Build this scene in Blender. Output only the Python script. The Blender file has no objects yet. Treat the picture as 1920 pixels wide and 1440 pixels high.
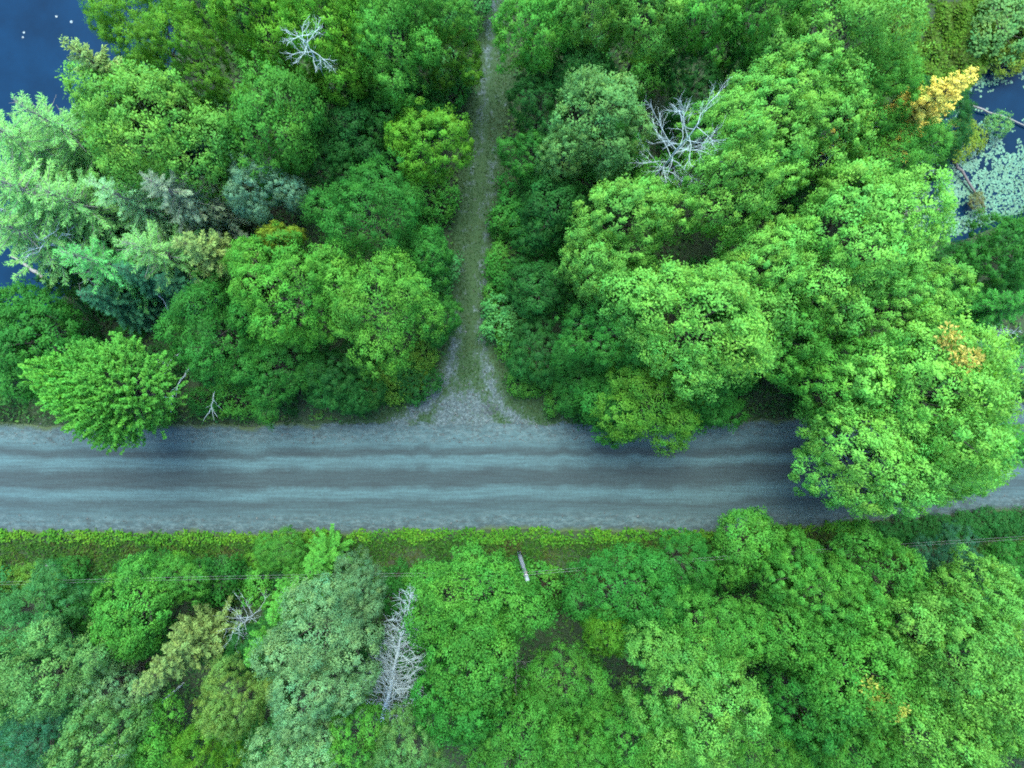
import bpy, math, random
import numpy as np

# ------------------------------------------------------------------ camera, sky, sun, exposure
SC = bpy.context.scene
COL = SC.collection
CAM_H = 53.0                      # drone height in metres
PPM = 25.0                        # photo pixels (1920 wide) per metre on the ground

cam = bpy.data.cameras.new("camera")
cam.sensor_width = 36.0
cam.lens = 36.0 * CAM_H / (1920.0 / PPM)
cam.clip_start, cam.clip_end = 0.5, 6000.0
cam_o = bpy.data.objects.new("camera", cam)
cam_o.location = (0, 0, CAM_H)
COL.objects.link(cam_o)
SC.camera = cam_o

SUN_EL, SUN_AZ = math.radians(66), math.radians(0)      # azimuth clockwise from +Y
w = bpy.data.worlds.new("World")
SC.world = w
w.use_nodes = True
nt = w.node_tree
sky = nt.nodes.new("ShaderNodeTexSky")
sky.sky_type = 'NISHITA'
sky.sun_disc = False
sky.sun_elevation = SUN_EL
sky.sun_rotation = SUN_AZ
sky.air_density, sky.dust_density, sky.ozone_density = 1.0, 0.7, 1.0
nt.links.new(sky.outputs[0], nt.nodes["Background"].inputs[0])
nt.nodes["Background"].inputs[1].default_value = 0.10

sl = bpy.data.lights.new("sun", 'SUN')
sl.energy = 1.5
sl.angle = math.radians(40)
sl.color = (1.0, 0.96, 0.88)
sun = bpy.data.objects.new("sun", sl)
sd = np.array([math.sin(SUN_AZ) * math.cos(SUN_EL), math.cos(SUN_AZ) * math.cos(SUN_EL), math.sin(SUN_EL)])
import mathutils
sun.rotation_euler = mathutils.Vector(sd).to_track_quat('Z', 'Y').to_euler()
sun.location = tuple(sd * 200)
COL.objects.link(sun)

SC.view_settings.view_transform = 'Standard'
SC.view_settings.look = 'None'
SC.view_settings.exposure = 3.0
SC.view_settings.gamma = 1.0
SC.view_settings.use_curve_mapping = False
SC.cycles.use_denoising = False
SC.cycles.filter_width = 1.9
SC.cycles.max_bounces = 4
SC.cycles.diffuse_bounces = 3
SC.cycles.use_adaptive_sampling = True
SC.cycles.adaptive_threshold = 0.02
SC.cycles.glossy_bounces = 2
SC.cycles.transmission_bounces = 4
SC.cycles.sample_clamp_indirect = 6.0

RNG = np.random.default_rng(7)
random.seed(7)

# ------------------------------------------------------------------ pixel helpers (photo 1920 x 1440)
def gp(px, py, z=0.0):
    """world point at height z seen at photo pixel px,py (nadir camera)"""
    s = (CAM_H - z) / CAM_H / PPM
    return np.array([(px - 960) * s, (720 - py) * s, z])
def to_px(x, y):
    return 960 + x * PPM, 720 - y * PPM

def road_c(px):
    px = np.asarray(px, float)
    return 898 - 46 * (np.clip(px - 1100, 0, None) / 820.0) ** 1.7 + 2.0 * np.sin(px / 210.0)
ROAD_HW = 103.0
TL = np.array([[-80, 912], [0, 905], [100, 890], [250, 872], [400, 855], [520, 850], [620, 850], [680, 828], [730, 792], [765, 735], [785, 670], [799, 560]], float)
TR = np.array([[-80, 955], [0, 950], [100, 958], [250, 945], [400, 935], [520, 918], [620, 926], [680, 952], [730, 990], [765, 1045], [785, 1100], [799, 1190]], float)
def trail_l(py): return np.interp(py, TL[:, 0], TL[:, 1], left=960)
def trail_r(py): return np.interp(py, TR[:, 0], TR[:, 1], left=940)

POND_DARK = np.array([(-700, -500), (300, -500), (330, -60), (330, 60), (290, 190), (170, 270), (110, 400), (120, 520), (60, 600), (-60, 640), (-700, 660)], float)
POND_LILY = np.array([(1850, 128), (1780, 205), (1735, 290), (1660, 380), (1690, 430), (1800, 445), (1880, 415), (1990, 380), (2500, 330), (2500, 60), (1960, 110)], float)

def in_poly(px, py, P):
    px, py = np.asarray(px, float), np.asarray(py, float)
    inside = np.zeros(px.shape, bool)
    n = len(P)
    for i in range(n):
        x0, y0 = P[i]; x1, y1 = P[(i + 1) % n]
        c = ((y0 > py) != (y1 > py)) & (px < (x1 - x0) * (py - y0) / (y1 - y0 + 1e-9) + x0)
        inside ^= c
    return inside
def poly_dist(px, py, P):
    px, py = np.asarray(px, float), np.asarray(py, float)
    d = np.full(px.shape, 1e9)
    n = len(P)
    for i in range(n):
        a = P[i]; b = P[(i + 1) % n]
        ab = b - a
        t = np.clip(((px - a[0]) * ab[0] + (py - a[1]) * ab[1]) / (ab @ ab), 0, 1)
        d = np.minimum(d, np.hypot(px - a[0] - t * ab[0], py - a[1] - t * ab[1]))
    return np.where(in_poly(px, py, P), -d, d)
def land_free(px, py, m=0.0):
    """true where bushes may root: not road, trail, verge, water"""
    c = road_c(px)
    ok = ~((py > c - ROAD_HW - 6 - m) & (py < c + ROAD_HW + 60 + m))
    ok &= ~((py < c - ROAD_HW) & (px > trail_l(py) - 4 - m) & (px < trail_r(py) + 4 + m) & (py > -100))
    ok &= poly_dist(px, py, POND_DARK) > 6
    ok &= poly_dist(px, py, POND_LILY) > 6
    return ok

# ------------------------------------------------------------------ mesh helpers
def vnoise(x, y, seed=0):
    """cheap smooth 2-D value noise, 0..1"""
    xi, yi = np.floor(x).astype(np.int64), np.floor(y).astype(np.int64)
    fx, fy = x - xi, y - yi
    fx, fy = fx * fx * (3 - 2 * fx), fy * fy * (3 - 2 * fy)
    def h(a, b):
        n = (a * 374761393 + b * 668265263 + seed * 1442695041) & 0x7fffffff
        n = ((n ^ (n >> 13)) * 1274126177) & 0x7fffffff
        return ((n ^ (n >> 16)) & 0xffff) / 65535.0
    return (h(xi, yi) * (1 - fx) + h(xi + 1, yi) * fx) * (1 - fy) + (h(xi, yi + 1) * (1 - fx) + h(xi + 1, yi + 1) * fx) * fy

def mesh_np(name, V, F, mat, tint=None, attrs=None, smooth=False, vnorm=None):
    V = np.asarray(V, np.float32); F = np.asarray(F, np.int32)
    me = bpy.data.meshes.new(name)
    nf, k = F.shape
    me.vertices.add(len(V)); me.vertices.foreach_set("co", V.ravel())
    me.loops.add(nf * k); me.loops.foreach_set("vertex_index", F.ravel())
    me.polygons.add(nf)
    me.polygons.foreach_set("loop_start", np.arange(0, nf * k, k, dtype=np.int32))
    me.polygons.foreach_set("loop_total", np.full(nf, k, np.int32))
    if smooth or vnorm is not None:
        me.polygons.foreach_set("use_smooth", np.ones(nf, bool))
    if tint is not None:
        a = me.attributes.new("tint", 'FLOAT_COLOR', 'FACE')
        c = np.ones((nf, 4), np.float32); c[:, :3] = tint
        a.data.foreach_set("color", c.ravel())
    for nm, val in (attrs or {}).items():
        a = me.attributes.new(nm, 'FLOAT', 'POINT')
        a.data.foreach_set("value", np.asarray(val, np.float32).ravel())
    me.update(calc_edges=True)
    if vnorm is not None:
        me.normals_split_custom_set_from_vertices(vnorm)
    me.materials.append(mat)
    return me

def grid_faces(nr, nc):
    i = np.arange(nr - 1)[:, None] * nc + np.arange(nc - 1)[None, :]
    i = i.ravel()
    return np.stack([i, i + 1, i + nc + 1, i + nc], 1)

def unit(a):
    return a / (np.linalg.norm(a, axis=-1, keepdims=True) + 1e-9)

def leaf_quads(P, D, N, L, W):
    """pointed leaf faces: base P, direction D, approximate normal N"""
    D = unit(D); B = unit(np.cross(N, D))
    L = np.asarray(L)[:, None]; W = np.asarray(W)[:, None]
    nn = np.cross(D, B)
    V = np.empty((len(P), 4, 3))
    V[:, 0] = P
    V[:, 3] = P + D * L * 0.45 + B * W * 0.5 + nn * W * 0.12
    V[:, 2] = P + D * L
    V[:, 1] = P + D * L * 0.45 - B * W * 0.5 + nn * W * 0.12
    return V.reshape(-1, 3), np.arange(len(P) * 4).reshape(-1, 4)

class Tubes:
    def __init__(s, sides=6): s.V = []; s.F = []; s.n = 0; s.k = sides
    def add(s, pts, rad):
        pts = np.asarray(pts, float); rad = np.asarray(rad, float)
        m = len(pts); k = s.k
        t = unit(np.gradient(pts, axis=0))
        ref = np.where(np.abs(t[:, 2:3]) > 0.9, np.array([[1., 0, 0]]), np.array([[0, 0, 1.]]))
        b = unit(np.cross(t, ref)); c = np.cross(t, b)
        a = np.arange(k) * 2 * math.pi / k
        ring = pts[:, None] + rad[:, None, None] * (np.cos(a)[None, :, None] * b[:, None] + np.sin(a)[None, :, None] * c[:, None])
        s.V.append(ring.reshape(-1, 3))
        i = (np.arange(m - 1)[:, None] * k + np.arange(k)[None, :])
        j = (np.arange(m - 1)[:, None] * k + (np.arange(k)[None, :] + 1) % k)
        f = np.stack([i, j, j + k, i + k], -1).reshape(-1, 4) + s.n
        cap = np.array([[0, 1, 2, 3]]) if k == 4 else None
        s.F.append(f)
        s.n += m * k
        # end cap cone point
    def data(s): return np.concatenate(s.V), np.concatenate(s.F)

def link(name, me, parent=None, loc=None):
    o = bpy.data.objects.new(name, me)
    COL.objects.link(o)
    if parent is not None: o.parent = parent
    if loc is not None: o.location = tuple(loc)
    return o
def tag(o, label, cat, group=None):
    o["label"] = label; o["category"] = cat
    if group: o["group"] = group
    return o

# ------------------------------------------------------------------ materials
def new_mat(name):
    m = bpy.data.materials.new(name); m.use_nodes = True
    t = m.node_tree
    return m, t, t.nodes["Principled BSDF"], t.nodes["Material Output"]
def N(t, kind, **kw):
    n = t.nodes.new("ShaderNode" + kind)
    for k, v in kw.items(): setattr(n, k, v)
    return n
def noise(t, vec, scale, detail=4, rough=0.6):
    n = N(t, "TexNoise"); n.inputs["Scale"].default_value = scale
    n.inputs["Detail"].default_value = detail; n.inputs["Roughness"].default_value = rough
    if vec is not None: t.links.new(vec, n.inputs["Vector"])
    return n.outputs["Fac"]
def ramp(t, fac, stops, interp='LINEAR'):
    r = N(t, "ValToRGB"); r.color_ramp.interpolation = interp
    e = r.color_ramp.elements
    while len(e) < len(stops): e.new(0.5)
    for i, (p, c) in enumerate(stops):
        e[i].position = p
        e[i].color = (c, c, c, 1) if isinstance(c, (int, float)) else (*c, 1)
    t.links.new(fac, r.inputs[0])
    return r.outputs[0]
def mix(t, fac, a, b, mode='MIX'):
    m = N(t, "Mix", data_type='RGBA', blend_type=mode)
    for v, s in ((fac, m.inputs["Factor"]), (a, m.inputs["A"]), (b, m.inputs["B"])):
        if isinstance(v, (int, float)): s.default_value = v if s.type == 'VALUE' else (v, v, v, 1)
        elif isinstance(v, tuple): s.default_value = (*v, 1)
        else: t.links.new(v, s)
    return m.outputs["Result"]
def math_n(t, op, a, b=None, clamp=False):
    m = N(t, "Math", operation=op, use_clamp=clamp)
    for v, s in ((a, m.inputs[0]), (b, m.inputs[1])):
        if v is None: continue
        if isinstance(v, (int, float)): s.default_value = v
        else: t.links.new(v, s)
    return m.outputs[0]
def attr(t, name, out="Fac"):
    a = N(t, "Attribute"); a.attribute_name = name
    return a.outputs[out]
def coords(t, scale=(1, 1, 1)):
    c = N(t, "TexCoord"); m = N(t, "Mapping"); m.inputs["Scale"].default_value = scale
    t.links.new(c.outputs["Object"], m.inputs["Vector"])
    return m.outputs[0]
def bump(t, h, bsdf, strength=0.5, dist=0.05):
    b = N(t, "Bump"); b.inputs["Strength"].default_value = strength; b.inputs["Distance"].default_value = dist
    t.links.new(h, b.inputs["Height"]); t.links.new(b.outputs[0], bsdf.inputs["Normal"])

def leaf_material(name, transl=0.40, rough=0.65, spec=0.15):
    m, t, b, out = new_mat(name)
    oi = N(t, "ObjectInfo")
    c = mix(t, 1.0, attr(t, "tint", "Color"), oi.outputs["Color"], 'MULTIPLY')
    t.links.new(c, b.inputs["Base Color"])
    b.inputs["Roughness"].default_value = rough
    b.inputs["Specular IOR Level"].default_value = spec
    tr = N(t, "BsdfTranslucent")
    c2 = mix(t, 1.0, c, (1.25, 1.1, 0.55), 'MULTIPLY')
    t.links.new(c2, tr.inputs["Color"])
    ms = N(t, "MixShader"); ms.inputs[0].default_value = transl
    t.links.new(b.outputs[0], ms.inputs[1]); t.links.new(tr.outputs[0], ms.inputs[2])
    t.links.new(ms.outputs[0], out.inputs["Surface"])
    return m
M_LEAF = leaf_material("leaf_blade")
M_NEEDLE = leaf_material("needle_spray", 0.2, 0.7, 0.12)
M_GRASS = leaf_material("grass_blade", 0.25, 0.7, 0.12)

def bark_material(name, dark, light):
    m, t, b, out = new_mat(name)
    v = coords(t, (3, 3, 0.7))
    c = ramp(t, noise(t, v, 4, 5, 0.7), [(0.3, dark), (0.7, light)])
    t.links.new(c, b.inputs["Base Color"]); b.inputs["Roughness"].default_value = 0.9
    bump(t, noise(t, v, 9, 4), b, 0.5, 0.02)
    return m
M_BARK = bark_material("brown_bark", (0.020, 0.024, 0.014), (0.06, 0.066, 0.045))
M_BARK_PALE = bark_material("pale_bark", (0.07, 0.08, 0.07), (0.17, 0.18, 0.165))
M_DEAD = bark_material("weathered_dead_wood", (0.17, 0.245, 0.26), (0.34, 0.44, 0.45))
M_LOG = bark_material("wet_log_wood", (0.03, 0.03, 0.03), (0.12, 0.12, 0.115))
M_POLE = bark_material("weathered_pole_wood", (0.10, 0.13, 0.15), (0.20, 0.24, 0.26))

def m_ground():
    m, t, b, out = new_mat("forest_floor")
    v = coords(t)
    a = ramp(t, noise(t, v, 0.5, 6, 0.65), [(0.35, (0.009, 0.024, 0.007)), (0.52, (0.014, 0.038, 0.010)), (0.68, (0.018, 0.026, 0.011))])
    s = ramp(t, noise(t, v, 9, 4, 0.7), [(0.3, 0.5), (0.7, 1.4)])
    t.links.new(mix(t, 1.0, a, s, 'MULTIPLY'), b.inputs["Base Color"])
    b.inputs["Roughness"].default_value = 0.95
    bump(t, noise(t, v, 6, 5, 0.7), b, 0.8, 0.15)
    return m
def m_road():
    m, t, b, out = new_mat("packed_gravel")
    v = coords(t)
    vs = coords(t, (0.05, 1.0, 1.0))
    vs2 = coords(t, (0.16, 2.4, 1.0))
    ac = attr(t, "across")
    d = math_n(t, 'MULTIPLY', math_n(t, 'SUBTRACT', noise(t, vs, 0.6, 2, 0.4), 0.5), 0.12)
    ac2 = math_n(t, 'ADD', ac, d)
    # loose gravel windrows are darker, tyre-packed tracks paler (0 = pond side of road, 1 = ditch side)
    g = lambda k: (0.020 * k, 0.050 * k, 0.053 * k)
    band = ramp(t, ac2, [(0.0, g(0.7)), (0.07, g(1.05)), (0.19, g(1.15)), (0.25, g(0.52)), (0.285, g(0.55)), (0.33, g(1.25)), (0.375, g(1.15)), (0.44, g(0.48)), (0.555, g(0.50)), (0.615, g(1.2)),
                         (0.665, g(1.1)), (0.725, g(0.58)), (0.80, g(0.85)), (0.90, g(0.9)), (0.965, g(0.5)), (1.0, g(0.45))])
    streak = ramp(t, noise(t, vs2, 2.2, 5, 0.65), [(0.36, 0.78), (0.64, 1.22)])
    c = mix(t, 1.0, band, streak, 'MULTIPLY')
    fine = ramp(t, noise(t, v, 7, 6, 0.9), [(0.38, 0.76), (0.62, 1.25)])
    c = mix(t, 1.0, c, fine, 'MULTIPLY')
    # loose pale gravel on the shoulders
    vg = coords(t, (0.5, 1.0, 1.0))
    sp = ramp(t, noise(t, vg, 3.2, 7, 0.85), [(0.47, 0.0), (0.58, 1.0)])
    ed = ramp(t, math_n(t, 'ABSOLUTE', math_n(t, 'SUBTRACT', ac, 0.5)), [(0.30, 0.0), (0.38, 1.0)])
    c = mix(t, math_n(t, 'MULTIPLY', math_n(t, 'MULTIPLY', sp, ed), 0.7), c, (0.052, 0.092, 0.092))
    sp2 = ramp(t, noise(t, vg, 2.3, 7, 0.85), [(0.51, 0.0), (0.60, 1.0)])
    c = mix(t, math_n(t, 'MULTIPLY', math_n(t, 'MULTIPLY', sp2, ed), 0.75), c, (0.012, 0.023, 0.022))
    # ragged grass creeping in at the outermost edge
    e2 = ramp(t, math_n(t, 'ADD', math_n(t, 'ABSOLUTE', math_n(t, 'SUBTRACT', ac, 0.5)), math_n(t, 'MULTIPLY', noise(t, v, 1.6, 5, 0.7), 0.10)), [(0.505, 0.0), (0.545, 1.0)])
    c = mix(t, math_n(t, 'MULTIPLY', e2, attr(t, "grassy")), c, (0.025, 0.05, 0.012))
    t.links.new(c, b.inputs["Base Color"]); b.inputs["Roughness"].default_value = 0.9
    bump(t, noise(t, v, 22, 5, 0.8), b, 0.5, 0.03)
    return m
def m_trail():
    m, t, b, out = new_mat("grassy_gravel_track")
    v = coords(t)
    vs = coords(t, (1.0, 0.35, 1.0))
    gr = attr(t, "gravel")
    f = math_n(t, 'ADD', gr, math_n(t, 'MULTIPLY', math_n(t, 'SUBTRACT', noise(t, v, 1.5, 8, 0.8), 0.5), 3.2))
    f2 = math_n(t, 'ADD', f, math_n(t, 'MULTIPLY', math_n(t, 'SUBTRACT', noise(t, vs, 7, 5, 0.8), 0.5), 1.3))
    fac = ramp(t, f2, [(0.28, 0.0), (0.72, 1.0)])
    grass = ramp(t, noise(t, v, 3, 6, 0.7), [(0.3, (0.006, 0.026, 0.006)), (0.55, (0.010, 0.038, 0.008)), (0.75, (0.020, 0.034, 0.012))])
    stone = ramp(t, noise(t, v, 5, 7, 0.9), [(0.38, (0.009, 0.018, 0.018)), (0.5, (0.027, 0.052, 0.054)), (0.62, (0.095, 0.135, 0.135))])
    damp = ramp(t, math_n(t, 'ADD', attr(t, "damp"), math_n(t, 'MULTIPLY', math_n(t, 'SUBTRACT', noise(t, v, 3, 6, 0.8), 0.5), 4.0)), [(0.45, 0.0), (0.75, 1.0)])
    c = mix(t, math_n(t, 'MULTIPLY', damp, 0.7), mix(t, fac, grass, stone), (0.008, 0.014, 0.017))
    t.links.new(c, b.inputs["Base Color"])
    b.inputs["Roughness"].default_value = 0.95
    bump(t, noise(t, v, 14, 5, 0.8), b, 0.6, 0.04)
    return m
def m_water(name, col):
    m, t, b, out = new_mat(name)
    v = coords(t)
    c = ramp(t, noise(t, v, 0.35, 4, 0.6), [(0.3, tuple(k * 0.8 for k in col)), (0.7, tuple(k * 1.2 for k in col))])
    t.links.new(c, b.inputs["Base Color"])
    b.inputs["Roughness"].default_value = 0.05
    b.inputs["Specular IOR Level"].default_value = 0.25
    b.inputs["IOR"].default_value = 1.33
    bump(t, noise(t, v, 5, 3, 0.6), b, 0.12, 0.02)
    return m
def m_plain(name, a, bcol, scale=6, rough=0.8, metal=0.0):
    m, t, b, out = new_mat(name)
    v = coords(t)
    t.links.new(ramp(t, noise(t, v, scale, 4, 0.7), [(0.35, a), (0.65, bcol)]), b.inputs["Base Color"])
    b.inputs["Roughness"].default_value = rough; b.inputs["Metallic"].default_value = metal
    return m
M_GROUND, M_ROAD, M_TRAIL = m_ground(), m_road(), m_trail()
M_WATER = m_water("dark_pond_water", (0.0010, 0.0135, 0.034))
M_WATER2 = m_water("lily_pond_water", (0.0014, 0.012, 0.028))
M_STONE = m_plain("gravel_stone", (0.025, 0.034, 0.032), (0.09, 0.115, 0.11), 2.0, 0.9)
M_ROCK = m_plain("pale_rock", (0.07, 0.09, 0.08), (0.14, 0.16, 0.15), 6, 0.9)
M_METAL = m_plain("galvanised_metal", (0.16, 0.17, 0.18), (0.28, 0.29, 0.30), 9, 0.45, 0.8)
M_WIRE = m_plain("aluminium_wire", (0.10, 0.11, 0.12), (0.2, 0.21, 0.22), 2, 0.5, 0.3)
M_CERAMIC = m_plain("insulator_ceramic", (0.10, 0.08, 0.07), (0.16, 0.13, 0.12), 9, 0.25)

# ------------------------------------------------------------------ the setting: ground, ponds, road, trail
def build_ground():
    a = np.concatenate([[-2500, -900, -350, -150, -90], np.arange(-60, 60.01, 0.6), [90, 150, 350, 900, 2500]])
    X, Y = np.meshgrid(a, a)
    px, py = to_px(X, Y)
    z = (vnoise(X * 0.25, Y * 0.25, 1) - 0.5) * 0.5 + (vnoise(X * 0.9, Y * 0.9, 2) - 0.5) * 0.18
    c = road_c(np.clip(px, -600, 2600))
    dr = np.abs(py - c) - ROAD_HW
    flat = np.clip(dr / 35.0, 0, 1)                       # flat under the road
    inx = np.maximum(trail_l(py) - px, px - trail_r(py))
    flat = np.where(py < c, np.minimum(flat, np.clip(inx / 35.0, 0, 1)), flat)
    z = z * flat - 0.03 * (1 - flat)
    ditch = np.exp(-((py - (c + ROAD_HW + 48)) / 26.0) ** 2) * -0.5
    z = z + ditch
    for P in (POND_DARK, POND_LILY):
        d = poly_dist(px, py, P) / PPM
        k = np.clip((1.2 - d) / 2.4, 0, 1)
        z = z * (1 - k) + (-1.3) * k
    V = np.stack([X, Y, z], -1).reshape(-1, 3)
    o = link("ground", mesh_np("ground", V, grid_faces(len(a), len(a)), M_GROUND, smooth=True))
    o["kind"] = "structure"
build_ground()

def build_water(name, P, mat, z):
    n = 90
    lo = P.min(0); hi = P.max(0)
    p0 = gp(lo[0] - 40, hi[1] + 40); p1 = gp(hi[0] + 40, lo[1] - 40)
    V = [(p0[0], p0[1], z), (p1[0], p0[1], z), (p1[0], p1[1], z), (p0[0], p1[1], z)]
    o = link(name, mesh_np(name, V, [[0, 1, 2, 3]], mat)); o["kind"] = "structure"
build_water("pond_water", POND_DARK, M_WATER, -0.45)
build_water("lily_pond_water", POND_LILY, M_WATER2, -0.45)

def build_road():
    xs = np.arange(-500, 2421, 6.0); nc = 34
    rows = []; ac = []; gy = []
    for x in xs:
        jt = (vnoise(np.array([x / 22.0]), np.array([0.3]), 5)[0] - 0.5) * 12 + (vnoise(np.array([x / 7.0]), np.array([0.3]), 6)[0] - 0.5) * 5
        jb = (vnoise(np.array([x / 40.0]), np.array([9.3]), 5)[0] - 0.5) * 14 + (vnoise(np.array([x / 9.0]), np.array([9.3]), 6)[0] - 0.5) * 6
        u = np.linspace(0, 1, nc)
        c = float(road_c(x))
        y = (c - ROAD_HW + jt) + u * (2 * ROAD_HW - jt + jb)
        crown = 0.10 * (1 - (2 * u - 1) ** 2) + 0.01
        rows.append(np.stack([(x - 960) / PPM + 0 * u, (720 - y) / PPM, crown], -1)); ac.append(u); gy.append(np.where((u < .5) & (600 < x < 1130), 0.0, 1.0))
    V = np.array(rows).reshape(-1, 3)
    F = grid_faces(len(xs), nc)[:, ::-1]
    o = link("gravel_road", mesh_np("gravel_road", V, F, M_ROAD, attrs={"across": np.array(ac), "grassy": np.array(gy)}, smooth=True))
    o["kind"] = "structure"
build_road()

def track_gravel(px, py):
    """how much bare gravel shows on the trail at a pixel: two wheel tracks fanning into the mouth"""
    lt = np.interp(py, [0, 100, 250, 400, 520, 620, 700, 760, 800], [926, 912, 900, 872, 868, 858, 842, 800, 740])
    rt = np.interp(py, [0, 100, 250, 400, 520, 620, 700, 760, 800], [940, 938, 930, 913, 906, 900, 912, 935, 990])
    w = np.interp(py, [0, 300, 640, 740, 800], [12, 13, 14, 22, 32])
    g = np.exp(-((px - lt) / w) ** 2) * np.interp(py, [0, 100, 250, 300, 400, 560, 640, 800], [.4, .45, .42, .3, .2, .15, .55, .85])
    g = np.maximum(g, np.exp(-((px - rt) / w) ** 2) * np.interp(py, [0, 150, 250, 300, 600, 800], [.3, .15, .2, .36, .36, .8]))
    mouth = np.clip((py - 690) / 70.0, 0, 1) * np.clip(1 - (np.abs(px - 868) - np.interp(py, [690, 800], [4, 46])) / 40.0, 0, 1)
    g = np.maximum(g, mouth * 0.85)
    g = np.maximum(g, np.clip((py - 786) / 14.0, 0, 1) * 0.55)
    return g
def build_trail():
    ys = np.arange(-80, 800.1, 5.0); nc = 44
    rows = []; gv = []; dm = []
    for y in ys:
        jl = (vnoise(np.array([y / 18.0]), np.array([3.3]), 5)[0] - 0.5) * 14
        jr = (vnoise(np.array([y / 18.0]), np.array([7.3]), 5)[0] - 0.5) * 14
        x = np.linspace(trail_l(y) + jl - 5, trail_r(y) + jr + 5, nc)
        z = 0.012 + 0.05 * np.exp(-((x - (trail_l(y) + trail_r(y)) / 2) / 10.0) ** 2) * (y < 640)
        rows.append(np.stack([(x - 960) / PPM, np.full(nc, (720 - y) / PPM), z], -1)); gv.append(track_gravel(x, np.full(nc, y))); dm.append(0.75 * np.exp(-((x - 918) / 26) ** 2 - ((y - 766) / 17) ** 2) + 0.5 * np.exp(-((x - 843) / 10) ** 2 - ((y - 758) / 8) ** 2))
    V = np.array(rows).reshape(-1, 3)
    o = link("trail", mesh_np("trail", V, grid_faces(len(ys), nc)[:, ::-1], M_TRAIL, attrs={"gravel": np.array(gv), "damp": np.array(dm)}, smooth=True))
    o["kind"] = "structure"
build_trail()

# ------------------------------------------------------------------ plant generators (all local, base at origin)
def rand_unit(rng, n):
    return unit(rng.normal(size=(n, 3)))
UP = np.array([0, 0, 1.0])

def jitter_tint(rng, n, lo=0.82, hi=1.2, hue=0.10):
    b = rng.uniform(lo, hi, n)
    h = rng.normal(0, hue, n)
    return np.stack([b * (1 + h), b, b * (1 - 0.6 * h)], 1)

def cap_dirs(rng, axis, cosv, phi):
    ref = np.where(np.abs(axis[:, 2:3]) > 0.9, np.array([[1., 0, 0]]), np.array([[0, 0, 1.]]))
    b = unit(np.cross(axis, ref)); c = np.cross(axis, b)
    cosv = np.clip(cosv, -1, 1); sn = np.sqrt(1 - cosv ** 2)
    return axis * cosv[:, None] + b * (sn * np.cos(phi))[:, None] + c * (sn * np.sin(phi))[:, None]

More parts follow.
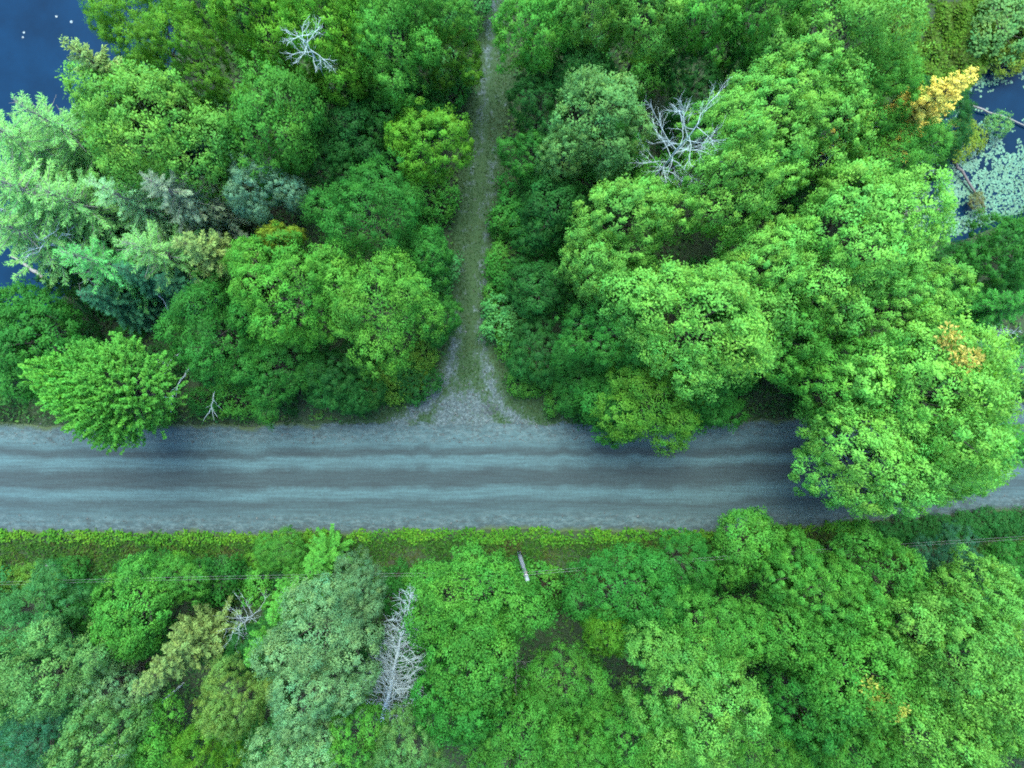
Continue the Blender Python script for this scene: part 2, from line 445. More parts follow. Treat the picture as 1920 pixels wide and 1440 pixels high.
def broadleaf(name, seed, R, H, cd, nl, ntf, nleaf, L, W, lobe=(0.26, 0.40), tuft=0.42, updir=0.45, low=-0.25, irregular=0.46, fingers=False, bark=None, bend=0.62, loose=0.0):
    """leafy crown of clumped tufts on a dome; returns (trunk mesh, crown mesh, R, H)"""
    rng = np.random.default_rng(seed)
    zc = H - cd * 0.55
    i = np.arange(nl) + 0.5
    zz = 1 - (1 - low) * i / nl
    ph = i * 2.399963 + rng.uniform(0, 6.28) + rng.normal(0, 0.25, nl)
    rr = np.sqrt(np.clip(1 - zz * zz, 0, 1))
    ld = np.stack([rr * np.cos(ph), rr * np.sin(ph), zz], 1)
    az = np.arctan2(ld[:, 1], ld[:, 0])
    ph0 = rng.uniform(0, 6.28, 4)
    prof = 1 + irregular * (np.sin(2 * az + ph0[0]) * 0.5 + np.sin(3 * az + ph0[1]) * 0.5 + np.sin(5 * az + ph0[2]) * 0.35)
    rl = R * rng.uniform(lobe[0], lobe[1], nl)
    ext = np.stack([(R - rl) * prof, (R - rl) * prof, np.where(ld[:, 2] > 0, cd * 0.55 - rl * 0.8, cd * 0.45)], 1)
    lc = np.array([0, 0, zc]) + ld * ext * (rng.uniform(0.62, 1.12, nl) * np.where(rng.random(nl) < .16, 1.24, 1.0))[:, None]
    # limbs
    tb = Tubes(6)
    tr = max(0.05, R * 0.045)
    k = np.linspace(0, 1, 7)
    wob = np.cumsum(rng.normal(0, 0.05 * R / 4, (7, 2)), 0); wob[0] = 0
    tp = np.stack([wob[:, 0], wob[:, 1], k * (H - cd * 0.3)], 1)
    tb.add(tp, tr * (1.25 - k * 0.85))
    for j in range(nl):
        t0 = rng.uniform(0.35, 0.8) * min(1.0, max(0.3, lc[j, 2] / (H - cd * 0.3)))
        s = np.array([np.interp(t0, k, tp[:, a]) for a in range(3)])
        e = lc[j] + ld[j] * rl[j] * 0.5
        m = (s + e) / 2 + np.array([0, 0, -0.08 * R]) + rng.normal(0, 0.06 * R, 3)
        q = np.linspace(0, 1, 5)[:, None]
        tb.add((1 - q) ** 2 * s + 2 * q * (1 - q) * m + q ** 2 * e, tr * 0.5 * (1 - 0.85 * q[:, 0]) + 0.008)
    TV, TF = tb.data()
    # tufts, spread evenly over the outer side of each lobe
    li = np.repeat(np.arange(nl), ntf)
    n = len(li)
    ax = unit(ld * 0.8 + UP * (0.3 + updir))
    f = (np.tile(np.arange(ntf), nl) + rng.uniform(0.2, 0.8, n)) / ntf
    td = cap_dirs(rng, ax[li], 1 - f * 1.15, np.tile(np.arange(ntf) * 2.399963, nl) + np.repeat(rng.uniform(0, 6.28, nl), ntf) + rng.normal(0, .25, n))
    tc = lc[li] + td * (rl[li] * rng.uniform(0.72, 1.18, n) * np.where(rng.random(n) < .10, 1.3, 1.0))[:, None]
    if not fingers:  # keep only tufts on the outside of the crown, spaced apart
        keep = np.ones(n, bool)
        dl = np.linalg.norm(tc[:, None] - lc[None], axis=2) / rl[None]
        dl[np.arange(n), li] = 9
        keep &= dl.min(1) > 0.88
        idx = [k_ for k_ in rng.permutation(n) if keep[k_]]
        acc = np.empty((0, 3)); ok = []
        for k_ in idx:
            if len(acc) and np.min(np.sum((acc - tc[k_]) ** 2, 1)) < (tuft * 1.0) ** 2: continue
            acc = np.vstack([acc, tc[k_]]); ok.append(k_)
        ok = np.array(ok)
        li, td, tc = li[ok], td[ok], tc[ok]; n = len(ok)
    if fingers:      # elongated shoots that radiate from the crown's heart
        td = unit(unit(tc - np.array([0, 0, zc - cd * 0.25])) + rand_unit(rng, n) * 0.18 + UP * 0.15)
    else:
        td = unit(td + UP * 0.35 + rand_unit(rng, n) * 0.25)
    lob_t = jitter_tint(rng, nl, 0.90, 1.10, 0.05)
    tuf_t = jitter_tint(rng, n, 0.86, 1.15, 0.09)
    tsz = tuft * rng.uniform(0.6, 1.4, n)
    ti = np.repeat(np.arange(n), nleaf)
    m = len(ti)
    if fingers:
        u = rng.uniform(-0.9, 1.0, m)
        d = unit(td[ti] * 0.8 + rand_unit(rng, m) * 0.8)
        P = tc[ti] + td[ti] * (u * tsz[ti] * 1.15)[:, None] + rand_unit(rng, m) * (0.16 * tsz[ti] * (1.25 - u * 0.8))[:, None]
        Nn = unit(UP * 0.9 + rand_unit(rng, m) * 0.45)
        BN = unit(td[ti] * 0.5 + UP * 0.6)
    else:            # a rosette: leaves on a small pointed dome, turned outwards
        q = cap_dirs(rng, td[ti], 1 - rng.uniform(0, 1, m) * 1.05, rng.uniform(0, 6.283, m))
        along = np.sum(q * td[ti], 1, keepdims=True)
        P = tc[ti] + (q + td[ti] * along * 0.35) * (tsz[ti] * rng.uniform(0.45 - loose, 1.05 + loose, m))[:, None] + rand_unit(rng, m) * (loose * 0.5 * tsz[ti])[:, None]
        d = unit((q - td[ti] * along) * 1.0 + td[ti] * 0.30 + rand_unit(rng, m) * 0.45)
        Nn = unit(q * 0.45 + td[ti] * 0.35 + UP * 0.45 + rand_unit(rng, m) * 0.35)
        P = P - d * (L * 0.4)
        BN = unit(q * 0.8 + td[ti] * 0.3)
    sz = rng.uniform(0.7, 1.25, m)
    V, F = leaf_quads(P, d, Nn, L * sz, W * sz * rng.uniform(0.8, 1.2, m))
    tint = jitter_tint(rng, m, 0.86, 1.16, 0.06) * tuf_t[ti] * lob_t[li[ti]]
    return (mesh_np(name + "_trunk", TV, TF, bark or M_BARK, smooth=True), mesh_np(name + "_crown", V, F, M_LEAF, tint, vnorm=np.repeat(unit(BN * bend + Nn * (1 - bend)), 4, 0).astype(np.float32)), R, H)

def conifer(name, seed, R, H, nwh, nb, spr, L, W, slope=-0.12, base=0.12, power=0.85, ragged=0.25, bare=0.0, bark=None, needles=True):
    """tiered conifer; slope = rise of branch per metre (negative droops)"""
    rng = np.random.default_rng(seed)
    tb = Tubes(5)
    k = np.linspace(0, 1, 9)
    wob = np.cumsum(rng.normal(0, 0.03, (9, 2)), 0); wob[0] = 0
    tp = np.stack([wob[:, 0], wob[:, 1], k * H], 1)
    tb.add(tp, 0.16 * (1 - k * 0.93) * H / 12)
    P = []; D = []; NN = []; S = []; TT = []
    tb2 = tb
    for wi in range(nwh):
        f = base + (1 - base) * ((wi + rng.uniform(-0.3, 0.3)) / nwh)
        f = min(max(f, base), 0.985)
        ln = R * ((1 - f) / (1 - base)) ** power
        a0 = rng.uniform(0, 6.28)
        nbb = max(4, int(nb * (0.55 + 0.45 * ln / R)))
        for bi in range(nbb):
            a = a0 + bi * 6.2832 / nbb + rng.normal(0, 0.18)
            l = max(0.12, ln * rng.uniform(1 - ragged, 1 + ragged * 0.7))
            o = np.array([np.interp(f, k, tp[:, 0]), np.interp(f, k, tp[:, 1]), f * H])
            dr = np.array([math.cos(a), math.sin(a), 0])
            s = slope + rng.normal(0, 0.08) + 0.55 * f ** 3
            q = np.linspace(0, 1, 4)
            pts = o + dr * (q * l)[:, None] + UP * (q * l * s + (q ** 2) * l * 0.10)[:, None]
            tb2.add(pts, 0.022 * (1 - 0.8 * q) * (0.4 + l / R) * H / 12 + 0.004)
            if not needles or rng.random() < bare: continue
            n = max(6, int(spr * l))
            t = rng.uniform(0.08, 1.0, n) ** 0.8
            base_p = np.stack([np.interp(t, q, pts[:, c]) for c in range(3)], 1)
            side = np.array([-math.sin(a), math.cos(a), 0])
            sg = rng.choice([-1, 1], n)[:, None]
            dd = dr * rng.uniform(0.4, 1.0, n)[:, None] + side * sg * rng.uniform(0.2, 1.0, n)[:, None] + rng.normal(0, 0.22, (n, 3))
            P.append(base_p + rng.normal(0, 0.03, (n, 3))); D.append(dd)
            NN.append(unit(UP + rng.normal(0, 0.45, (n, 3))))
            S.append(rng.uniform(0.6, 1.2, n) * (1.15 - 0.5 * t) * min(1.0, 0.45 + l / R))
            TT.append(jitter_tint(rng, n, 0.78, 1.25, 0.06) * jitter_tint(rng, 1, 0.85, 1.15, 0.05))
    TV, TF = tb.data()
    tm = mesh_np(name + "_trunk", TV, TF, bark or M_BARK, smooth=True)
    cm = None
    if needles:
        P, D, NN, S, TT = (np.concatenate(z) for z in (P, D, NN, S, TT))
        V, F = leaf_quads(P, D, NN, L * S, W * S)
        cm = mesh_np(name + "_crown", V, F, M_NEEDLE, TT)
    return (tm, cm, R, H)

def dead_tree(name, seed, H, R, lean=(0, 0), nmain=9, twigs=4, levels=3, start=0.3, upw=0.6, mat=None, r0=0.13, thin=1.0, taper=0.5):
    """bare branching skeleton, one connected mesh of tapering limbs"""
    rng = np.random.default_rng(seed)
    tb = Tubes(5)
    k = np.linspace(0, 1, 8)
    wob = np.cumsum(rng.normal(0, 0.07, (8, 2)), 0); wob[0] = 0
    tp = np.stack([wob[:, 0] + lean[0] * k, wob[:, 1] + lean[1] * k, k * H], 1)
    tb.add(tp, r0 * (1 - 0.88 * k))
    ax = unit(np.array([lean[0], lean[1], H], float))
    def branch(o, d, l, r, lev):
        m = 5
        pts = [o]; dd = d.copy()
        for _ in range(m - 1):
            dd = unit(dd + rng.normal(0, 0.20, 3) + UP * 0.06 * upw)
            pts.append(pts[-1] + dd * l / (m - 1))
        pts = np.array(pts)
        tb.add(pts, r * np.linspace(1, 0.3, m))
        if lev <= 0: return
        for _ in range(twigs if lev > 1 else twigs + 1):
            t = rng.uniform(0.25, 1.0)
            p = np.array([np.interp(t * (m - 1), np.arange(m), pts[:, c]) for c in range(3)])
            nd = unit(unit(pts[-1] - pts[0]) + rand_unit(rng, 1)[0] * 0.8)
            branch(p, nd, l * rng.uniform(0.35, 0.6), r * 0.5, lev - 1)
    for j in range(nmain):
        t = start + (1 - start) * (j + rng.uniform(0, 0.8)) / nmain
        t = min(t, 0.97)
        o = np.array([np.interp(t, k, tp[:, c]) for c in range(3)])
        a = j * 2.4 + rng.uniform(-0.4, 0.4)
        d = unit(np.array([math.cos(a), math.sin(a), 0]) + ax * upw)
        branch(o, d, R * (1.05 - taper * t) * rng.uniform(0.8, 1.2), r0 * 0.45 * thin * (1.1 - 0.6 * t), levels - 1)
    V, F = tb.data()
    return mesh_np(name, V, F, mat or M_DEAD, smooth=True)

# variants (mesh data shared by copies)
VAR = {}
VAR['maple'] = [broadleaf(f"maple_{s}", 100 + s, 5.2, 13, 8.6, 24 + 2 * (s % 3), 34, [120, 95, 140, 110, 130][s], [.185, .21, .165, .20, .175][s], [.115, .13, .10, .12, .11][s], lobe=[(0.28, 0.44), (0.24, 0.40), (0.30, 0.48), (0.22, 0.46), (0.26, 0.42)][s], tuft=[.52, .60, .46, .56, .50][s], bend=0.60, loose=0.10) for s in range(5)]
VAR['mid'] = [broadleaf(f"mid_{s}", 200 + s, 3.4, 10, 6.0, 16, 26, [96, 80, 110, 90, 100][s], [.17, .20, .15, .18, .16][s], [.105, .12, .095, .11, .10][s], lobe=(0.28, 0.46), tuft=[.42, .48, .36, .44, .40][s], irregular=0.40, bend=0.52, loose=0.12) for s in range(5)]
VAR['fine'] = [broadleaf(f"fine_{s}", 300 + s, 4.4, 13, 8.0, 26, 28, [90, 100, 84, 95, 90][s], [.15, .14, .17, .145, .16][s], [.09, .085, .10, .09, .07][s], lobe=(0.22, 0.40), tuft=[.42, .38, .46, .40, .44][s], irregular=0.46, bend=0.48, loose=0.16) for s in range(5)]
VAR['finger'] = [broadleaf(f"finger_{s}", 400 + s, 4.6, 11, 7.5, 34, 34, 40, 0.19, 0.12, tuft=0.42, irregular=0.16, fingers=True) for s in range(2)]
VAR['shrub'] = [broadleaf(f"shrub_{s}", 500 + s, 1.5, 2.2, 1.9, 11, 10, 48, 0.17, 0.11, lobe=(0.3, 0.5), tuft=0.32, low=0.0, irregular=0.35, bend=0.3, loose=0.3) for s in range(6)]
VAR['spruce'] = [conifer(f"spruce_{s}", 600 + s, 2.5, 12, 26, 9, 62, 0.34, 0.085) for s in range(3)]
VAR['larch'] = [conifer(f"larch_{s}", 700 + s, 3.0, 13, 24, 8, 50, 0.36, 0.07, slope=0.10, base=0.2, power=0.7, ragged=0.4, bare=0.10, bark=M_BARK_PALE) for s in range(4)]
VAR['cedar'] = [conifer(f"cedar_{s}", 800 + s, 1.7, 8, 24, 8, 90, 0.26, 0.10, slope=0.35, base=0.05, power=0.75, ragged=0.3) for s in range(3)]

VC = {k: 0 for k in VAR}
def plant(kind, name, X, Y, R, H, color, label, cat, group, part="crown", variant=None, tilt=(0, 0)):
    vs = VAR[kind]
    v = vs[VC[kind] % len(vs)] if variant is None else vs[variant]
    VC[kind] += 1
    e = bpy.data.objects.new(name, None); COL.objects.link(e)
    e.empty_display_size = 0.5
    e.location = (X, Y, -0.05)
    e.rotation_euler = (tilt[0], tilt[1], random.uniform(0, 6.283))
    q = 1.0 if kind == 'finger' else random.uniform(0.9, 1.12)
    e.scale = (R / v[2] * q, R / v[2] / q, H / v[3])
    link("trunk" if cat == "tree" else "stem", v[0], e)
    c = link(part, v[1], e)
    c.color = (*color, 1)
    tag(e, label, cat, group)
    return e

# leaf colours (linear reflectance)
def sc(c, k): return tuple(v * k for v in c)
LM = (0.105, 0.340, 0.050)     # pale lime, with the extra light on high crowns put in
BR = (0.050, 0.225, 0.026)     # fresh green
YG = (0.064, 0.225, 0.016)     # yellow green
MG = (0.022, 0.145, 0.018)     # mid green, lowered to put in the shade on low trees
DG = (0.012, 0.088, 0.014)     # deep green, darkened to paint in the shade of low trees
GT = (0.042, 0.195, 0.045)     # grey green
TE = (0.028, 0.145, 0.066)     # teal
PT = (0.105, 0.260, 0.098)     # pale teal
PG = (0.082, 0.235, 0.058)     # pale green
PY = (0.130, 0.235, 0.060)     # pale straw green
GO = (0.540, 0.490, 0.085)     # gold of low sunlight on tips, painted as foliage colour

GA = "trees between the dark pond and the trail"
GB = "trees between the trail and the lily pond"
GC = "trees across the road on the dead-tree side of the utility pole"
GD = "trees across the road past the utility pole"

PLACED = []
def tree(px, py, rpx, H, kind, color, name, label, group, variant=None, zf=0.74, sq=1.0):
    """tree whose crown (at zf of its height) is seen at px,py with radius rpx"""
    if kind == 'maple' and rpx < 90: kind = 'mid'
    z = H * zf
    p = gp(px, py, z)
    R = rpx / PPM * (CAM_H - z) / CAM_H
    PLACED.append((p[0], p[1], R))
    return plant(kind, name, p[0], p[1], R, H, color, label, "tree", group, variant=variant)
def tip_tree(px, py, R, H, kind, color, name, label, group, variant=None):
    """conifer whose tip is seen at px,py"""
    p = gp(px, py, H)
    PLACED.append((p[0], p[1], R))
    return plant(kind, name, p[0], p[1], R, H, color, label, "tree", group, variant=variant)

# ------------------------------------------------------------------ trees between the dark pond and the trail
L_ = GA
tree(255, 40, 75, 10, 'fine', sc(YG, .95), "leafy_tree", "yellow-green fine-leaved tree leaning out over the dark pond", L_)
tree(345, 95, 85, 12, 'fine', sc(YG, .85), "leafy_tree", "olive-green fine-leaved tree just inland of the tree leaning over the dark pond", L_)
tree(470, 25, 80, 13, 'maple', sc(YG, 1.1), "maple_tree", "lime-green broad crown beside the bare antler-shaped dead tree, pond side", L_)
tree(600, 40, 90, 13, 'maple', sc(YG, 1.15), "maple_tree", "lime-green broad crown surrounding the bare antler-shaped dead tree, trail side", L_)
tree(640, 135, 60, 10, 'mid', YG, "leafy_tree", "smaller yellow-green crown below the antler-shaped dead tree", L_)
tree(735, 60, 85, 12, 'fine', BR, "leafy_tree", "fresh green fine-leaved crown between the antler-shaped dead tree and the trail", L_)
tree(800, 20, 75, 11, 'fine', sc(BR, .9), "leafy_tree", "green fine-leaved crown at the far end of the trail, pond side", L_)
tree(850, 100, 55, 7, 'mid', sc(YG, .85), "leafy_tree", "yellowish small tree at the trail edge opposite a mown clearing", L_)
tip_tree(108, 72, 2.3, 15, 'cedar', PY, "conifer_tree", "pointed conifer with a straw-coloured tip reaching over the dark pond", L_)
tree(275, 240, 118, 13, 'maple', sc(LM, .85), "maple_tree", "large bright green maple crown on the shore of the dark pond", L_)
tree(505, 225, 88, 12, 'maple', sc(BR, .85), "maple_tree", "rounded mid-green crown inland of the large maple on the pond shore", L_)
tree(810, 270, 70, 9, 'mid', sc(YG, 1.05), "leafy_tree", "small bright yellow-green round tree at the trail edge", L_)
tree(690, 395, 95, 11, 'fine', MG, "leafy_tree", "mid-green tree with dull fine leaves behind the big-leaved saplings", L_)
tree(700, 575, 105, 12, 'fine', (0.056, 0.220, 0.024), "leafy_tree", "yellow-green round crown closest to the trail mouth, pond side", L_)
tree(545, 545, 110, 12, 'fine', (0.052, 0.225, 0.022), "leafy_tree", "yellow-green round crown, second from the trail mouth on the pond side", L_)
tree(196, 740, 110, 12, 'finger', sc(BR, 1.12), "maple_tree", "round bright green tree with shoot-like twigs overhanging the gravel road", L_, variant=0)
tree(70, 640, 90, 9, 'mid', MG, "leafy_tree", "mid-green bushy tree between the dark pond and the road-overhanging round tree", L_)
tree(30, 590, 60, 8, 'mid', sc(MG, 1.1), "leafy_tree", "small green tree at the corner of the dark pond nearest the road", L_)
tree(395, 630, 85, 9, 'fine', MG, "leafy_tree", "green tree beside the broken white branches near the road", L_)
tree(520, 690, 80, 7, 'fine', sc(MG, .9), "leafy_tree", "deep green tree on the road verge below the yellow-green crowns", L_)
tree(620, 700, 65, 6, 'mid', DG, "leafy_tree", "dark green small tree on the road verge near the trail mouth", L_)
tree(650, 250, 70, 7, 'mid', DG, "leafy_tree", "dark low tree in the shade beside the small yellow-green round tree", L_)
tree(715, 210, 60, 6, 'mid', MG, "leafy_tree", "dim green low tree between the dark low tree and the trail", L_)
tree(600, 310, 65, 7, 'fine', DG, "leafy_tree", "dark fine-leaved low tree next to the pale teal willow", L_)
tree(490, 350, 62, 10, 'fine', (0.085, 0.225, 0.13), "willow_tree", "pale teal willow crown amid dark trees, the larger of two", L_)
tree(370, 392, 38, 9, 'fine', (0.16, 0.29, 0.18), "willow_tree", "small whitish teal willow crown beside the straw-tipped pointed conifer", L_)
tip_tree(328, 450, 2.2, 12, 'cedar', PY, "conifer_tree", "pointed conifer with yellow-green straw needles beside the whitish small willow", L_)
tree(525, 455, 35, 9, 'mid', (0.13, 0.24, 0.02), "leafy_tree", "thin acid-yellow sapling poking up behind the pointed straw conifer", L_)
tree(800, 480, 52, 7, 'mid', MG, "sapling_tree", "big-leaved green sapling leaning towards the trail at its narrowest point", L_)
tree(820, 600, 45, 5, 'mid', sc(MG, .9), "sapling_tree", "dark green sapling beside the trail just above its mouth, pond side", L_)
for i, (x, y, r, h, c, lab) in enumerate([
        (20, 185, 3.2, 14, PG, "pale grey-green larch standing out over the dark pond, farthest from the road"),
        (-30, 330, 3.6, 15, PG, "pale hazy larch on the dark pond shore with a long bare pale trunk below it"),
        (70, 350, 3.2, 13, sc(PG, .9), "pale green larch just inland of the hazy shore larches"),
        (110, 470, 2.8, 12, sc(GT, 1.1), "grey-green larch with bare silvery branches by the narrow arm of the dark pond"),
        (225, 450, 2.9, 12, sc(PG, .85), "soft pale green larch beside the grey dying larch"),
        (-55, 215, 4.0, 14, PG, "broad pale larch at the dark pond, beside the one farthest from the road"),
        (-70, 300, 4.0, 15, sc(PG, 1.1), "broadest pale larch on the dark pond shore, among four hazy ones"),
        (-45, 405, 3.6, 13, sc(PG, .95), "pale larch on the dark pond shore just above the narrow arm"),
        (160, 335, 2.2, 13, sc(PT, 1.0), "whitish-tipped larch touching the grey dying larch"),
        ]):
    tip_tree(x, y, r, h, 'larch', sc(c, 1.45), "larch_tree", lab, L_)
for (x, y, r, h, c, lab) in [
        (205, 500, 2.0, 10, TE, "teal spruce beside the dark gap, tallest of the teal group"),
        (290, 520, 2.0, 9, sc(TE, .8), "dark teal spruce at the rim of the dark gap near the broken twigs"),
        (140, 550, 2.0, 9, TE, "teal spruce behind the round road-overhanging tree"),
        (330, 250, 1.9, 8, sc(TE, .7), "dark spruce hidden between the pond-shore maple and the mid-green crown"),
        (120, 165, 1.7, 9, sc(DG, 1.2), "narrow dark conifer beneath the straw-tipped conifer on the pond shore"),
        ]:
    tip_tree(x, y, r, h, 'spruce', c, "spruce_tree", lab, L_)

# ------------------------------------------------------------------ trees between the trail and the lily pond
L_ = GB
tree(1010, 40, 70, 11, 'mid', sc(BR, 1.1), "leafy_tree", "yellow-green tree at the far end of the trail, lily pond side", L_)
tree(1110, 20, 68, 12, 'maple', sc(LM, .8), "maple_tree", "fresh green crown second from the far end of the trail, lily pond side", L_)
tree(1215, 35, 72, 12, 'maple', sc(LM, .85), "maple_tree", "fresh green bulging crown behind the dead white tree", L_)
tree(1320, 25, 72, 12, 'maple', sc(BR, 1.05), "maple_tree", "darker green crown between two fresh green crowns behind the dead white tree", L_)
tree(1440, 25, 80, 13, 'maple', BR, "maple_tree", "mid-green crown next to the hazy pale crown by the bog", L_)
tree(1570, 60, 110, 14, 'fine', sc(LM, .85), "poplar_tree", "large hazy pale green crown at the edge of the mossy bog", L_)
tree(1640, 160, 85, 12, 'fine', BR, "poplar_tree", "fresh green crown between the hazy pale crown and the gold-lit conifer", L_)
tree(1120, 235, 82, 12, 'maple', PG, "maple_tree", "pale green tree with whitish leaf tips beside the dead white tree", L_)
tree(1060, 290, 50, 10, 'mid', sc(PG, 1.1), "maple_tree", "pale whitish small crown on the trail side of the pale green tree", L_)
tree(1440, 225, 115, 14, 'maple', LM, "maple_tree", "bright green maple on the lily pond side of the dead white tree", L_)
tree(1550, 235, 75, 12, 'maple', sc(LM, .95), "maple_tree", "bright green maple between the dead white tree's neighbour and the gold-lit conifer", L_)
tree(1370, 345, 98, 15, 'maple', LM, "maple_tree", "yellow-green clumped maple directly below the dead white tree", L_)
tree(1670, 300, 92, 10, 'fine', BR, "leafy_tree", "mid-green round crown under the gold-lit conifer at the lily pond edge", L_)
tree(1035, 395, 65, 8, 'mid', DG, "leafy_tree", "dark green low tree along the trail opposite the big-leaved sapling", L_)
tree(1175, 410, 88, 12, 'maple', sc(LM, .92), "maple_tree", "yellow-green maple on the trail side of the maple stand", L_)
tree(1120, 490, 62, 11, 'maple', sc(LM, .85), "maple_tree", "smaller yellow-green crown hanging on the trail side of the maple stand", L_)
tree(1625, 450, 138, 14, 'maple', sc(LM, 1.05), "maple_tree", "very large bright maple crown facing the lily pond", L_)
tree(1425, 505, 98, 13, 'maple', LM, "maple_tree", "bright maple crown at the heart of the maple stand", L_)
tree(1310, 610, 126, 15, 'maple', LM, "maple_tree", "bright clumped maple in the stand, towards the gravel road", L_)
tree(1480, 640, 70, 11, 'maple', sc(BR, 1.0), "maple_tree", "greener shaded crown between the clumped maple and the huge road-overhanging maple", L_)
tree(1680, 575, 95, 12, 'maple', LM, "maple_tree", "bright maple between the very large pond-facing crown and the huge road-overhanging maple", L_)
big = tree(1750, 735, 135, 16, 'maple', sc(LM, 1.08), "maple_tree", "huge bright maple hanging over the gravel road with a few sunlit-coloured orange-yellow leaf sprays", L_)
tree(1650, 855, 122, 14, 'maple', sc(LM, 1.05), "maple_tree", "bright maple reaching farthest across the gravel road", L_)
tree(1775, 865, 92, 13, 'maple', LM, "maple_tree", "bright maple at the road between the farthest-reaching crown and the dark spruce", L_)
tree(1570, 730, 80, 12, 'maple', sc(BR, .95), "maple_tree", "shaded green crown at the road edge beside the huge maple", L_)
tree(1215, 738, 96, 9, 'fine', (0.055, 0.20, 0.018), "leafy_tree", "olive-tinted tree overhanging the gravel road near the trail mouth", L_)
tree(1150, 620, 90, 10, 'fine', sc(MG, .95), "leafy_tree", "mid-green tree between the trail mouth and the clumped maple", L_)
tree(1330, 715, 65, 9, 'fine', MG, "leafy_tree", "green tree between the olive-tinted overhanging tree and the bare verge", L_)
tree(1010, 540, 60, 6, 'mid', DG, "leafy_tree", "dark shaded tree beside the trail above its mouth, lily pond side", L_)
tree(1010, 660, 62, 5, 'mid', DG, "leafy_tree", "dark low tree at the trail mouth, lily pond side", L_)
tree(1080, 720, 50, 5, 'mid', sc(MG, .8), "leafy_tree", "low green tree on the road verge next to the trail mouth, lily pond side", L_)
tree(1010, 200, 60, 7, 'mid', DG, "leafy_tree", "dark tree along the trail beside the whitish small crown", L_)
tree(1000, 290, 50, 6, 'mid', MG, "leafy_tree", "dim green low tree along the trail between two dark trees", L_)
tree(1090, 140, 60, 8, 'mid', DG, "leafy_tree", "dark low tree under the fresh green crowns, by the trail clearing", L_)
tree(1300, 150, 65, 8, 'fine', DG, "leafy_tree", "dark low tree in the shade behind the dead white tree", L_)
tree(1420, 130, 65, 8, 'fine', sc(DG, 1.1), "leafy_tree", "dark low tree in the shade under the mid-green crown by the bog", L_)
g1 = tip_tree(1842, 128, 2.3, 15, 'cedar', GO, "conifer_tree", "conifer painted golden as if sunlit, leaning towards the lily pond, taller of two", L_)  # gold on these three conifers stands for low sun, painted as foliage
tip_tree(1790, 150, 1.5, 13, 'cedar', sc(GO, .75), "conifer_tree", "conifer with sunlit gold painted in, alongside the taller one", L_)
tip_tree(1700, 185, 1.5, 10, 'cedar', sc(GO, .8), "conifer_tree", "small conifer with sunlit gold painted in, inland of the two tall ones", L_)
tree(1880, 475, 70, 8, 'mid', MG, "leafy_tree", "mid-green tree at the end of the lily pond nearest the road", L_)
tip_tree(1960, 560, 2.6, 11, 'spruce', sc(MG, 1.15), "spruce_tree", "green spruce inland of the lily pond's end, beyond the pond-facing maple", L_)
tip_tree(1955, 690, 2.8, 11, 'larch', GT, "larch_tree", "grey-green larch with bare grey twigs beside the huge road-overhanging maple", L_)
tip_tree(1985, 850, 3.0, 11, 'spruce', MG, "spruce_tree", "dark green spruce at the road edge past the huge maple", L_)
tip_tree(1900, 760, 2.4, 9, 'spruce', sc(MG, .9), "spruce_tree", "dark spruce under the far side of the huge maple", L_)

# ------------------------------------------------------------------ across the road, dead-tree side
L_ = GC
tree(532, 1040, 46, 4, 'fine', sc(BR, .8), "leafy_tree", "small green feathery tree touching the road edge", L_)
tip_tree(575, 1075, 1.7, 7, 'cedar', sc(BR, .95), "conifer_tree", "bright green conifer one step from the road, below the small feathery tree", L_)
tip_tree(505, 1165, 1.8, 9, 'cedar', BR, "conifer_tree", "bright green conifer in the middle of a row of three leading away from the road", L_)
tip_tree(462, 1245, 1.7, 9, 'cedar', sc(BR, .95), "conifer_tree", "bright green conifer at the far end of the row leading away from the road", L_)
tree(255, 1140, 72, 8, 'mid', BR, "leafy_tree", "bright green bushy crown standing above the grassy ditch", L_)
tree(330, 1090, 50, 6, 'mid', sc(BR, .9), "leafy_tree", "bright green smaller crown between the ditch and the bushy crown", L_)
tree(60, 1172, 90, 9, 'fine', sc(GT, .8), "leafy_tree", "dull green broad tree where the power line crosses the ditch", L_)
tree(75, 1265, 90, 11, 'fine', PG, "leafy_tree", "pale green broad tree behind the dull green tree", L_)
tree(150, 1132, 52, 6, 'fine', sc(MG, .9), "leafy_tree", "mid-green low tree at the ditch next to the bright bushy crown", L_)
tip_tree(248, 1298, 2.1, 13, 'cedar', sc(PY, .85), "conifer_tree", "straw-tipped grey-green conifer pointing away from the road", L_)
tree(205, 1295, 62, 9, 'fine', sc(PT, 1.0), "willow_tree", "pale teal willow crown at the tip of the straw-tipped conifer", L_)
tree(600, 1190, 96, 11, 'fine', sc(PT, .92), "poplar_tree", "broad grey-teal poplar next to the fallen white dead tree", L_)
tree(585, 1300, 82, 12, 'fine', sc(PT, 1.0), "poplar_tree", "grey-teal poplar behind the broad one, farther from the road", L_)
tree(672, 1112, 58, 9, 'fine', sc(PT, .75), "poplar_tree", "smaller dull teal poplar between the ditch and the fallen white dead tree", L_)
tree(440, 1320, 65, 11, 'fine', (0.105, 0.24, 0.045), "leafy_tree", "yellowing tree with a rusty orange leaf spray", L_)
tree(180, 1390, 70, 12, 'maple', sc(PG, 1.0), "maple_tree", "light yellow-green tree past the pale teal willow", L_)
tree(55, 1395, 80, 10, 'fine', TE, "leafy_tree", "dark teal tree past the pale green broad tree", L_)
tree(290, 1390, 65, 8, 'mid', BR, "leafy_tree", "vivid green low tree between the light yellow-green tree and the yellowing tree", L_)
tree(385, 1410, 60, 10, 'mid', sc(YG, .9), "leafy_tree", "yellow-green crown behind the yellowing tree", L_)
tree(545, 1425, 70, 13, 'fine', sc(PT, 1.2), "poplar_tree", "whitest of the grey-teal poplars, behind the other three", L_)
